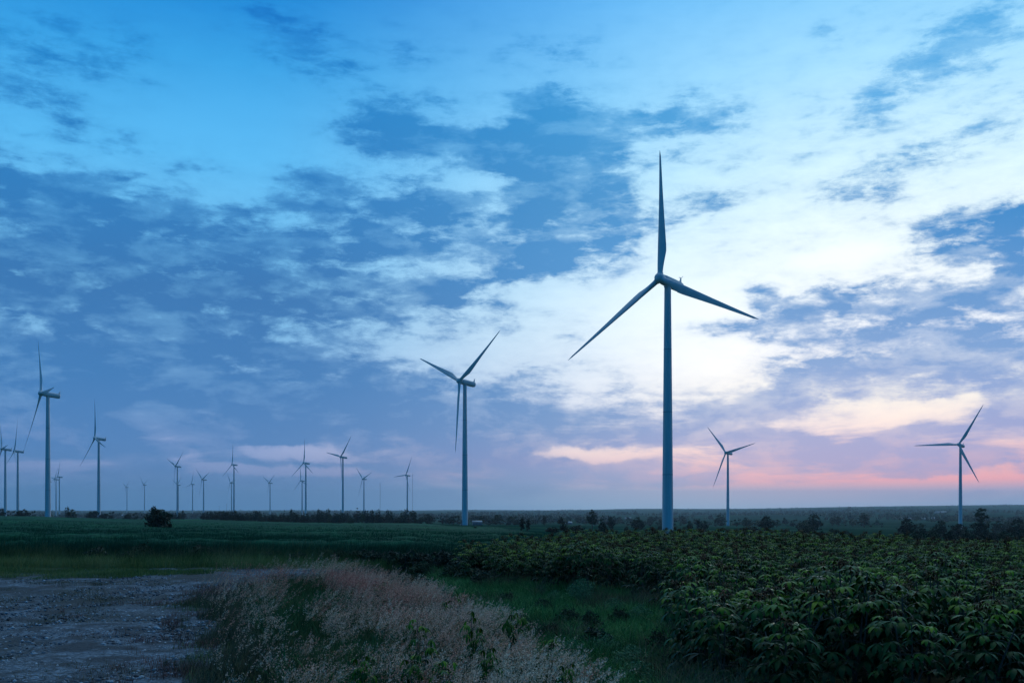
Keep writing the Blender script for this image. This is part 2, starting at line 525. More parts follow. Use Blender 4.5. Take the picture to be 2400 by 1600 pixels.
gcol = gmix(gmap(ln.outputs['Value'], 60, 160), soil, fields)
nt.links.new(gcol, pb.inputs['Base Color'])
bp = nt.nodes.new('ShaderNodeBump'); bp.inputs['Strength'].default_value = .6; bp.inputs['Distance'].default_value = .05
nt.links.new(gn(6, 6), bp.inputs['Height']); nt.links.new(bp.outputs[0], pb.inputs['Normal'])
ground = obj('ground', np_mesh('ground', np.stack([gx.ravel(), gy.ravel(), gzv.ravel()], -1), quads, mg, smooth=True))
tag(ground, kind='structure')

# ------------------------------------------------------------------ blade / leaf builders (vectorised)
def blades(P, h, w, lean, seg=3, tint=None, taper=1.6, yaw=None):
    n = len(P)
    t = np.linspace(0, 1, seg + 1)[None, :, None]
    lz = np.zeros((n, 3)); lz[:, :2] = lean
    up = np.zeros((n, 3)); up[:, 2] = 1
    hh = h[:, None, None]
    L = np.linalg.norm(lean, axis=1)[:, None, None]
    c = P[:, None, :] + up[:, None, :] * hh * t * (1 - .35 * np.minimum(L, 1.2) * t) + lz[:, None, :] * hh * t ** 2
    ya = rng.uniform(0, np.pi, n) if yaw is None else yaw
    side = np.stack([np.cos(ya), np.sin(ya), np.zeros(n)], -1)[:, None, :]
    ww = w[:, None, None] * (1 - t ** taper) * .5 + .0004
    v = np.stack([c - side * ww, c + side * ww], 2)            # n, seg+1, 2, 3
    v = v.reshape(n, -1, 3)
    b = np.arange(n)[:, None, None] * (2 * (seg + 1))
    s = (np.arange(seg) * 2)[None, :, None]
    f = b + s + np.array([0, 1, 3, 2])[None, None]
    tn = np.repeat(tint if tint is not None else rng.uniform(0, 1, n), 2 * (seg + 1))
    return v.reshape(-1, 3), f.reshape(-1, 4), tn

def merge(parts):
    V, Fq, T = [], {}, []
    off = 0
    for v, f, t in parts:
        V.append(v); T.append(t)
        for ff in (f if isinstance(f, list) else [f]):
            Fq.setdefault(ff.shape[1], []).append(ff + off)
        off += len(v)
    return np.concatenate(V), [np.concatenate(x) for x in Fq.values()], np.concatenate(T)

def ribbon_leaves(base, dirv, length, width, droop, tint, seg=4, fold=.25, profile=None):
    """leaflets: a folded, drooping blade growing from base along dirv (unit, roughly level); seg cross rows of 3 points"""
    n = len(base)
    up = np.array([0, 0, 1.])
    side = np.cross(dirv, up); side /= np.linalg.norm(side, axis=1)[:, None] + 1e-9
    t = np.linspace(0, 1, seg + 1)
    prof = np.interp(t, [0, .15, .45, .7, 1], [.12, .5, 1, .85, .02])
    ang = droop[:, None] * t[None]                                  # bends down along its length
    el0 = np.arcsin(np.clip(dirv[:, 2], -1, 1))[:, None]
    hor = dirv.copy(); hor[:, 2] = 0; hor /= np.linalg.norm(hor, axis=1)[:, None] + 1e-9
    el = el0 - ang
    step = length[:, None] / seg
    dx = np.cos(el) * step; dz = np.sin(el) * step
    cx = np.concatenate([np.zeros((n, 1)), np.cumsum((dx[:, :-1] + dx[:, 1:]) / 2, 1)], 1)
    cz = np.concatenate([np.zeros((n, 1)), np.cumsum((dz[:, :-1] + dz[:, 1:]) / 2, 1)], 1)
    c = base[:, None] + hor[:, None] * cx[..., None] + up * cz[..., None]
    nrm = -hor[:, None] * np.sin(el)[..., None] + up * np.cos(el)[..., None]
    w = (width[:, None] * prof[None] * .5)[..., None]
    l = c - side[:, None] * w + nrm * w * fold
    r = c + side[:, None] * w + nrm * w * fold
    v = np.stack([l, c, r], 2).reshape(n, -1, 3)
    b = np.arange(n)[:, None, None] * 3 * (seg + 1)
    s = (np.arange(seg) * 3)[None, :, None]
    f = np.concatenate([b + s + np.array([0, 1, 4, 3]), b + s + np.array([1, 2, 5, 4])], 1)
    return v.reshape(-1, 3), f.reshape(-1, 4), np.repeat(tint, 3 * (seg + 1))

def tube(pts, r0, r1, k=6):
    pts = np.asarray(pts, float); n = len(pts)
    d = np.gradient(pts, axis=0); d /= np.linalg.norm(d, axis=1)[:, None] + 1e-9
    ref = np.where(np.abs(d[:, 2:3]) > .9, np.array([[1., 0, 0]]), np.array([[0, 0, 1.]]))
    a = np.cross(d, ref); a /= np.linalg.norm(a, axis=1)[:, None]
    b = np.cross(d, a)
    th = np.linspace(0, 2 * np.pi, k, endpoint=False)
    r = np.linspace(r0, r1, n)[:, None, None]
    v = pts[:, None] + r * (a[:, None] * np.cos(th)[None, :, None] + b[:, None] * np.sin(th)[None, :, None])
    i = np.arange(n - 1)[:, None] * k; j = np.arange(k)[None]
    f = np.stack([i + j, i + (j + 1) % k, i + k + (j + 1) % k, i + k + j], -1).reshape(-1, 4)
    return v.reshape(-1, 3), f, np.zeros(n * k)

def noise2(x, y, s, seed=0):
    """cheap smooth value noise on the plane, 0..1"""
    x = x / s + 37.1 * seed; y = y / s + 11.7 * seed
    xi, yi = np.floor(x), np.floor(y); fx, fy = x - xi, y - yi
    fx = fx * fx * (3 - 2 * fx); fy = fy * fy * (3 - 2 * fy)
    def h(a, b):
        q = np.sin(a * 127.1 + b * 311.7) * 43758.5453
        return q - np.floor(q)
    return (h(xi, yi) * (1 - fx) + h(xi + 1, yi) * fx) * (1 - fy) + (h(xi, yi + 1) * (1 - fx) + h(xi + 1, yi + 1) * fx) * fy

def inside(px, py, poly):
    poly = np.asarray(poly, float); res = np.zeros(px.shape, bool)
    j = len(poly) - 1
    for i in range(len(poly)):
        xi, yi = poly[i]; xj, yj = poly[j]
        c = ((yi > py) != (yj > py)) & (px < (xj - xi) * (py - yi) / (yj - yi + 1e-12) + xi)
        res ^= c; j = i
    return res

def ground_poly(pts, z=-2.8):
    """outline given by photograph points lying on the near ground -> plan outline"""
    out = []
    for px, py in pts:
        D = -z * F / (py - HY)
        out.append(((px - 1200) / F * D, D))
    return out

def scatter(poly, n):
    poly = np.asarray(poly)
    lo, hi = poly.min(0), poly.max(0)
    x = rng.uniform(lo[0], hi[0], n * 3); y = rng.uniform(lo[1], hi[1], n * 3)
    k = inside(x, y, poly)
    return x[k][:n], y[k][:n]

# ------------------------------------------------------------------ wind turbines
TL = math.radians(6.6)
HUBH = 99.5
m_white = material('turbine_paint', (.62, .65, .66), rough=.42, spec=.4, var=(.56, .59, .60), vscale=.35)
m_seam = material('seam_grey', (.30, .32, .33), rough=.6)
m_tower = material('tower_paint', (.62, .65, .66), rough=.42, spec=.4, var=(.50, .53, .54), vscale=.9)
for nd in m_tower.node_tree.nodes:
    if nd.type == 'TEX_NOISE':
        mp_ = m_tower.node_tree.nodes.new('ShaderNodeMapping'); mp_.inputs[3].default_value = (1, 1, .06)
        src_ = nd.inputs['Vector'].links[0].from_socket
        m_tower.node_tree.links.new(src_, mp_.inputs[0]); m_tower.node_tree.links.new(mp_.outputs[0], nd.inputs['Vector'])
m_dark = material('turbine_grey', (.18, .19, .2), rough=.6)

def lathe(profile, k=32, axis='z'):
    pr = np.asarray(profile, float); th = np.linspace(0, 2 * np.pi, k, endpoint=False)
    v = np.stack([pr[:, None, 0] * np.cos(th), pr[:, None, 0] * np.sin(th), np.repeat(pr[:, 1:2], k, 1)], -1)
    i = np.arange(len(pr) - 1)[:, None] * k; j = np.arange(k)[None]
    f = np.stack([i + j, i + (j + 1) % k, i + k + (j + 1) % k, i + k + j], -1).reshape(-1, 4)
    return v.reshape(-1, 3), f, np.zeros(v.size // 3)

def tower_mesh():
    # three bolted steel sections: a barely proud flange at each joint; length 97.4, base at 0
    L = 97.4
    pr = []
    for s in range(4):
        z0, z1 = L * s / 4, L * (s + 1) / 4
        for z in np.linspace(z0, z1, 5):
            pr.append((2.15 + (1.27 - 2.15) * (z / L) ** 1.15, z))
        if s < 3:
            r = 2.15 + (1.27 - 2.15) * (z1 / L) ** 1.15
            pr += [(r + .001, z1 + .02), (r + .025, z1 + .05), (r + .025, z1 + .2), (r + .001, z1 + .23), (r, z1 + .26)]
    pr.append((1.45, L)); pr.append((1.45, L + .8)); pr.append((0.01, L + .8))
    v, f, _ = lathe(pr, 40)
    me = np_mesh('tower', v, f, m_tower, smooth=True)
    # keep the joints crisp: edges round each flange are sharp
    me.set_sharp_from_angle(angle=math.radians(30))
    return me

def seam_mesh(z0):
    r = 2.15 + (1.27 - 2.15) * (z0 / 97.4) ** 1.15
    v, f, _ = lathe([(r + .02, z0 - .12), (r + .06, z0 - .10), (r + .06, z0 + .10), (r + .02, z0 + .12)], 40)
    return np_mesh('flange', v, f, m_seam)

def steps_mesh():
    parts = []
    for i in range(5):
        parts.append((np.array([(x, y, z) for z in (0, .2 + .2 * i) for y in (-3.9 + .3 * i, -3.6 + .3 * i) for x in (-1.1, -.1)], float),
                      np.array([[0, 2, 3, 1], [4, 5, 7, 6], [0, 1, 5, 4], [2, 6, 7, 3], [1, 3, 7, 5], [0, 4, 6, 2]]), np.zeros(8)))
    v, f, _ = merge(parts)
    return np_mesh('steps', v, f, m_dark)

def door_mesh():
    v, f = [], []
    a0, a1 = math.radians(-112), math.radians(-94)
    for z in (1.0, 3.4):
        for a in np.linspace(a0, a1, 4):
            r = 2.19
            v.append((r * math.cos(a), r * math.sin(a), z))
    for i in range(3): f.append((i, i + 1, i + 5, i + 4))
    return np_mesh('door', np.array(v), np.array(f), m_dark)

def nacelle_mesh():
    # long rounded housing lying along y, nose at -y
    ys = [(-3.3, 1.5), (-3.2, 1.75), (-2.2, 1.85), (0, 1.9), (4, 1.9), (7.4, 1.85), (8.3, 1.7), (8.75, 1.35), (8.8, .02)]
    k = 28; th = np.linspace(0, 2 * np.pi, k, endpoint=False)
    v = []
    for y, r in ys:
        for t in th:
            # slightly squared circle
            c, s = math.cos(t), math.sin(t)
            q = (abs(c) ** 2.6 + abs(s) ** 2.6) ** (-1 / 2.6)
            v.append((r * c * q, y, r * s * q))
    n = len(ys); i = np.arange(n - 1)[:, None] * k; j = np.arange(k)[None]
    f = np.stack([i + j, i + (j + 1) % k, i + k + (j + 1) % k, i + k + j], -1).reshape(-1, 4)
    cap = np.arange(k)[None]
    return np_mesh('nacelle', np.array(v), [f, cap], m_white, smooth=True)

def fin_mesh():
    # swept fin on the tail that carries the wind instruments
    out = [((-.35, 6.3, 1.7)), (-.2, 7.7, 2.5), (-.12, 8.15, 3.9), (.12, 8.15, 3.9), (.2, 7.7, 2.5), (.35, 6.3, 1.7),
           (-.3, 8.7, 1.4), (-.16, 8.6, 2.6), (-.1, 8.5, 3.95), (.1, 8.5, 3.95), (.16, 8.6, 2.6), (.3, 8.7, 1.4)]
    V = np.array(out, float)
    Fq = np.array([[0, 1, 7, 6], [1, 2, 8, 7], [2, 3, 9, 8], [3, 4, 10, 9], [4, 5, 11, 10], [1, 0, 5, 4], [2, 1, 4, 3], [6, 7, 10, 11], [7, 8, 9, 10]])
    t = tube([(-.9, 8.3, 4.0), (0, 8.3, 4.02), (.9, 8.3, 4.0)], .07, .07, 6)
    t2 = tube([(-.85, 8.3, 4.0), (-.85, 8.3, 4.45)], .05, .05, 6)
    t3 = tube([(.85, 8.3, 4.0), (.85, 8.3, 4.45)], .05, .05, 6)
    v, f, _ = merge([(V, Fq, np.zeros(12)), t, t2, t3])
    return np_mesh('instrument_fin', v, f, m_white)

def hub_mesh():
    # domed spinner with a flat nose and three blade sockets, axis along y
    pr = [(.02, 2.05), (.9, 2.0), (1.45, 1.7), (1.75, 1.2), (1.85, .3), (1.85, -1.0), (1.7, -1.45), (.02, -1.5)]
    v, f, t = lathe(pr, 36)
    v = np.stack([v[:, 0], -v[:, 2], v[:, 1]], -1)
    parts = [(v, f, t)]
    for k in range(3):
        a = 2 * math.pi * k / 3
        sv, sf, st_ = lathe([(1.2, .6), (1.2, 1.95), (1.12, 2.1), (1.12, 2.12), (.02, 2.12)], 24)
        R = np.array([[math.cos(a), 0, math.sin(a)], [0, 1, 0], [-math.sin(a), 0, math.cos(a)]])
        parts.append((sv @ R.T, sf, st_))
    v, f, _ = merge(parts)
    return np_mesh('hub', v, f, m_white, smooth=True)

def blade_mesh():
    R = 50.5
    rs = np.array([1.6, 2.6, 4, 6, 8, 10.5, 13, 17, 22, 28, 34, 40, 45, 48, 49.6, 50.3, 50.5])
    chord = np.interp(rs, [1.6, 3, 6, 10.5, 13, 20, 30, 40, 48, 50.5], [2.05, 2.05, 2.6, 3.45, 3.4, 2.75, 1.9, 1.25, .72, .12])
    th = np.interp(rs, [1.6, 3, 6, 10.5, 20, 35, 50.5], [2.05, 2.0, 1.5, 1.0, .55, .28, .03])
    blend = np.interp(rs, [1.6, 3, 10], [0, 0, 1])
    tw = np.radians(np.interp(rs, [1.6, 8, 20, 35, 50.5], [16, 14, 7, 2, 0]) + 3)
    k = 22; a = np.linspace(0, 2 * np.pi, k, endpoint=False)
    V = []
    for r, c, t, b, w in zip(rs, chord, th, blend, tw):
        circ = np.stack([np.cos(a) * c / 2, np.sin(a) * t / 2], -1)
        xx = (1 - np.cos(a)) / 2                         # 0 at leading edge
        yt = np.sign(np.sin(a)) * 5 * .5 * (.2969 * np.sqrt(np.clip(xx, 0, 1)) - .126 * xx - .3516 * xx ** 2 + .2843 * xx ** 3 - .1036 * xx ** 4) * 2
        foil = np.stack([(xx - .30) * c, yt * t * .98], -1)
        circ[:, 0] *= -1
        p = circ * (1 - b) + foil * b
        x = p[:, 0] * math.cos(w) - p[:, 1] * math.sin(w)
        y = p[:, 0] * math.sin(w) + p[:, 1] * math.cos(w)
        y = y - .039 * R * (r / R) ** 1.5                # bends upwind toward the tip
        V.append(np.stack([x, y, np.full(k, r)], -1))
    V = np.concatenate(V)
    n = len(rs); i = np.arange(n - 1)[:, None] * k; j = np.arange(k)[None]
    f = np.stack([i + j, i + (j + 1) % k, i + k + (j + 1) % k, i + k + j], -1).reshape(-1, 4)
    return np_mesh('blade', V, [f, np.arange((n - 1) * k, n * k)[None]], m_white, smooth=True)

ME = dict(tower=tower_mesh(), nacelle=nacelle_mesh(), fin=fin_mesh(), hub=hub_mesh(), blade=blade_mesh(), door=door_mesh(), steps=steps_mesh())
SEAM = [seam_mesh(97.4 * k / 4 + .12) for k in (1, 2, 3)]
RXT = Matrix.Rotation(-TL, 4, 'X')
GR_T = 'white three-bladed wind turbines of the wind farm'
TURB = [  # X, depth, hub height above the eye, rotor phase, yaw, label
 (59.7,381.4,86.7,116.6,44.8,'largest white wind turbine, rising behind the cassava crop with one blade straight up'),
 (-32.5,686.0,86.6,54.0,48.0,'second largest wind turbine, base at the far field edge beside a small pale house'),
 (-357.1,765.2,87.3,90.6,52.5,'tall wind turbine rising from the left edge of the green field, rotor nearly side on'),
 (-516.5,1243.1,86.6,106.6,48.5,'wind turbine behind the wide dark bushes, second in height on the left side'),
 (-768.2,1545.9,88.0,4.9,53.0,'wind turbine with upright blade directly left of the tall side-on turbine'),
 (-754.0,1480,87.3,86.0,52.0,'wind turbine second from the left frame edge, nacelle cut by crossing blade'),
 (-651.0,1245,86.9,86.0,52.0,'wind turbine at the left frame edge, only its nacelle and a blade showing'),
 (-1463.6,3192.6,92.1,39.1,50.0,'far wind turbine right of the tall side-on turbine, left of an overlapping pair'),
 (-1299.1,2855.0,89.3,15.0,50.0,'far wind turbine right of the tall side-on turbine, right of an overlapping pair'),
 (-1523.0,3270,87.0,4.0,50.0,'far wind turbine almost wholly hidden behind the tower of the tall left one'),
 (-1798.5,4645.6,96.7,55.2,50.0,'tiny far wind turbine over a pale roof, farthest of all in the row'),
 (-1546.3,4184.5,97.3,68.1,50.0,'tiny far wind turbine just left of the big round bush in the field'),
 (-766.9,2279.2,95.3,51.0,48.0,'mid-distance wind turbine above the bush, in front of a smaller turbine'),
 (-1207.1,3598.5,84.0,52.6,49.0,'small wind turbine half hidden behind the tower of a taller one'),
 (-1197.4,3728.4,89.5,13.9,49.0,'small faint wind turbine with white foot, one blade upright, left of a V-shaped rotor'),
 (-866.9,2795.9,79.8,65.8,47.4,'wind turbine with two blades raised in a V at the left end of the thicket'),
 (-667.4,2387.5,103.9,116.0,49.3,'wind turbine with upright blade over the thicket, smaller one touching its left side'),
 (-1001.6,3552.1,89.4,77.5,49.0,'small wind turbine touching the left side of a taller upright-blade turbine'),
 (-823.6,3385.5,85.1,56.7,49.8,'small wind turbine standing alone with V-shaped rotor over the tree belt'),
 (-425.9,2054.4,92.6,116.7,49.2,'wind turbine with upright blade at the middle of the tree belt, one behind it'),
 (-636.0,3013.4,82.6,107.4,49.3,'small wind turbine just left of a taller upright-blade one over the tree belt'),
 (-308.7,1815.8,92.7,41.1,48.6,'wind turbine whose lower blade hangs in front of its tower, tallest over the tree belt'),
 (-418.0,2807.8,81.9,71.0,49.6,'wind turbine with V-shaped rotor standing over the dark cone-shaped tree'),
 (-260.1,2471.2,81.0,25.2,48.9,'wind turbine with one level blade beside a thin lattice mast'),
 (297.5,1370.6,75.7,78.0,49.5,'wind turbine in the valley just right of the largest one, white foot visible'),
 (507.6,1125.8,71.1,30.5,45.8,'wind turbine at the right side with one blade level, behind roadside trees'),
]
for X_, Y_, H_, ph, yaw, lab in TURB:
    zt = gz(X_, Y_)
    root = obj('wind_turbine', None, loc=(X_, Y_, zt), rot=(0, 0, math.radians(-yaw)))
    tag(root, lab, 'wind turbine', GR_T)
    Hh = H_ - zt
    tw_ = obj('tower', ME['tower'], root, scale=(1, 1, (Hh - 2.1) / 97.4))
    if Y_ < 800:
        obj('door', ME['door'], tw_)
        obj('steps', ME['steps'], root)
    if Y_ < 1400:
        for sm in SEAM: obj('flange', sm, tw_)
    nc = obj('nacelle', ME['nacelle'], root); nc.matrix_local = Matrix.Translation((0, 0, Hh)) @ RXT
    hub = obj('hub', ME['hub'], root)
    hm = Matrix.Translation((0, 0, Hh)) @ RXT @ Matrix.Translation((0, -4.9, 0))
    if Y_ < 1700: obj('instrument_fin', ME['fin'], nc)
    hub.matrix_local = hm @ Matrix.Rotation(math.radians(ph), 4, 'Y')
    for k in range(3):
        b = obj('blade', ME['blade'], root)
        b.matrix_local = hm @ Matrix.Rotation(math.radians(ph + 120 * k), 4, 'Y')

# ------------------------------------------------------------------ trees
m_leafA = material('leaf_dark', (0, 0, 0), rough=.6, spec=.25, attr='tint', attr_cols=[(.010, .024, .014), (.020, .042, .022), (.036, .066, .03)], rnd=.25)
m_leafB = material('leaf_olive', (0, 0, 0), rough=.65, spec=.2, attr='tint', attr_cols=[(.020, .042, .020), (.04, .07, .030), (.07, .10, .04)], rnd=.25)
m_leafC = material('leaf_soft', (0, 0, 0), rough=.7, spec=.1, attr='tint', attr_cols=[(.08, .17, .08), (.13, .25, .12), (.20, .32, .16)])
m_bark = material('bark', (.09, .075, .06), rough=.9, var=(.05, .045, .04), vscale=4)

def crown_mesh(name, lobes, n, leaf, mat, seed, flat=1.0):
    """leaf cards spread through several uneven lobes; unit tree height is 1"""
    r = np.random.default_rng(seed)
    L = np.array(lobes, float)                      # x y z rx rz
    wgt = L[:, 3] ** 2 * L[:, 4]; wgt = wgt / wgt.sum()
    # sub-clumps on each lobe surface
    nc = max(14, n // 28)
    li = r.choice(len(L), nc, p=wgt)
    d = r.normal(size=(nc, 3)); d /= np.linalg.norm(d, axis=1)[:, None]
    rr = r.uniform(.45, 1.0, nc) ** .6
    C = L[li, :3] + d * rr[:, None] * np.stack([L[li, 3], L[li, 3], L[li, 4]], -1)
    cs = r.uniform(.35, 1.0, nc) * .32
    ci = r.integers(0, nc, n)
    p = C[ci] + r.normal(size=(n, 3)) * (cs[ci] * L[li[ci], 3])[:, None] * np.array([.75, .75, .5])
    p[:, 2] = np.maximum(p[:, 2], .02)
    nrm = r.normal(size=(n, 3)); nrm[:, 2] += .4; nrm /= np.linalg.norm(nrm, axis=1)[:, None]
    a = np.cross(nrm, r.normal(size=(n, 3))); a /= np.linalg.norm(a, axis=1)[:, None]
    b = np.cross(nrm, a)
    s = leaf * 1.25 * r.uniform(.6, 1.4, n)[:, None]
    v = np.stack([p - a * s, p - b * s * .5, p + a * s, p + b * s * .5], 1).reshape(-1, 3)
    f = np.arange(4 * n).reshape(-1, 4)
    tint = np.clip(r.uniform(0, 1, nc)[ci] * .6 + r.uniform(0, .4, n), 0, 1)
    return np_mesh(name, v, f, mat, np.repeat(tint, 4))

def trunk_mesh(name, h, r0, forks, seed):
    r = np.random.default_rng(seed)
    top = np.array([r.normal() * .02, r.normal() * .02, h])
    parts = [tube([(0, 0, -.02), top * .5 + [.01, 0, 0], top], r0, r0 * .6, 7)]
    for x, y, z in forks:
        e = np.array([x, y, z])
        parts.append(tube([top * .75, top * .75 * .5 + e * .5 + [0, 0, -.02], e], r0 * .5, r0 * .15, 5))
    v, f, _ = merge(parts)
    return np_mesh(name, v, f, m_bark)

def kind(lobes, n, leaf, mat, th, tr, seed):
    return (crown_mesh('crown', lobes, n, leaf, mat, seed), trunk_mesh('trunk', th, tr, [l[:3] for l in lobes[:5]], seed))
K = {
 'round': kind([(0, 0, .22, .26, .22), (.12, .08, .30, .24, .22), (0, 0, .60, .30, .33), (.18, .05, .50, .22, .25), (-.20, 0, .48, .22, .26), (0, -.16, .42, .24, .25), (.05, .1, .78, .17, .17)], 2600, .028, m_leafA, .3, .025, 1),
 'column': kind([(0, 0, .30, .10, .24), (.01, 0, .55, .115, .27), (0, .02, .80, .07, .17), (.03, 0, .42, .10, .2), (-.03, .01, .66, .09, .2)], 1600, .022, m_leafA, .25, .014, 2),
 'cone': kind([(0, 0, .22, .24, .18), (0, 0, .42, .19, .2), (0, 0, .62, .14, .2), (.01, 0, .84, .07, .13)], 1800, .026, m_leafA, .2, .018, 3),
 'tall': kind([(0, 0, .85, .09, .11), (.10, 0, .70, .12, .10), (-.12, .02, .62, .13, .11), (.06, -.05, .48, .17, .12), (-.10, 0, .36, .17, .12), (.12, .04, .30, .13, .1)], 2200, .024, m_leafA, .7, .02, 4),
 'big': kind([(0, 0, .14, .26, .14), (.02, 0, .84, .17, .12), (.15, 0, .68, .16, .12), (-.17, .03, .66, .16, .13), (.02, -.1, .52, .2, .13), (-.06, .08, .34, .24, .17), (.14, 0, .30, .22, .18), (-.2, 0, .2, .2, .14), (.28, 0, .12, .16, .1)], 3600, .022, m_leafA, .6, .03, 5),
 'wide': kind([(0, 0, .2, .5, .2), (0, 0, .55, .38, .38), (.38, .05, .45, .30, .34), (-.40, 0, .42, .32, .34), (.1, -.2, .38, .35, .3), (-.15, .1, .62, .24, .26)], 3200, .038, m_leafA, .25, .03, 6),
 'pale': kind([(0, 0, .2, .28, .2), (0, 0, .55, .28, .32), (.2, .05, .45, .22, .25), (-.22, 0, .42, .24, .28), (.05, -.12, .72, .15, .18), (-.1, 0, .3, .26, .22)], 2400, .03, m_leafB, .35, .02, 7),
 'bush': kind([(0, 0, .50, .42, .40), (.30, .05, .40, .32, .32), (-.33, 0, .36, .3, .3), (.1, -.25, .35, .36, .3), (-.1, .1, .68, .22, .26), (.2, 0, .64, .2, .26)], 3000, .04, m_leafA, .2, .03, 8),
 'palebush': kind([(0, 0, .48, .42, .40), (.30, .05, .38, .32, .32), (-.33, 0, .36, .3, .3), (.1, -.25, .35, .36, .3)], 2600, .035, m_leafB, .2, .03, 9),
 'soft': kind([(0, 0, .48, .42, .40), (.30, .05, .38, .32, .32), (-.33, 0, .36, .3, .3), (.1, -.25, .35, .36, .3)], 4200, .022, m_leafC, .2, .03, 13),
 'rounds': kind([(0, 0, .22, .28, .22), (0, 0, .58, .34, .34), (.16, .05, .46, .24, .28), (-.18, 0, .44, .24, .28)], 420, .055, m_leafA, .25, .03, 10),
 'columns': kind([(0, 0, .34, .13, .26), (.01, 0, .65, .11, .27)], 300, .05, m_leafA, .2, .02, 11),
 'pales': kind([(0, 0, .5, .34, .36), (.2, 0, .42, .26, .3), (-.2, 0, .42, .26, .28)], 400, .055, m_leafB, .25, .03, 12),
}
WID = dict(round=.84, column=.27, cone=.5, tall=.56, big=.75, wide=1.45, pale=.86, bush=1.3, palebush=1.3, soft=1.3, rounds=.8, columns=.28, pales=.92)

def tree(px, ytop, ybase, w, k, label, cat='tree', group=None, D=None, name=None, lift=0):
    if D is None:
        D = (depth_for(px, ybase) or 3000) if px > 1010 else random.uniform(770, 860)
    x, y, z = at(px, D)
    ztop = -(ytop - HY) / F * D
    h = max(ztop - z, .5)
    wid = w / F * D
    s = wid / WID[k] * 1.22
    nm = name or {'column': 'columnar_tree', 'columns': 'columnar_tree', 'cone': 'conical_tree', 'bush': 'bush', 'palebush': 'bush', 'soft': 'bush', 'wide': 'bush'}.get(k, 'tree')
    root = obj(nm, None, loc=(x, y, z), rot=(0, 0, random.uniform(0, 6.28)), scale=(s, s, h))
    tag(root, label, cat, group)
    obj('crown', K[k][0], root); obj('trunk', K[k][1], root)
    return root

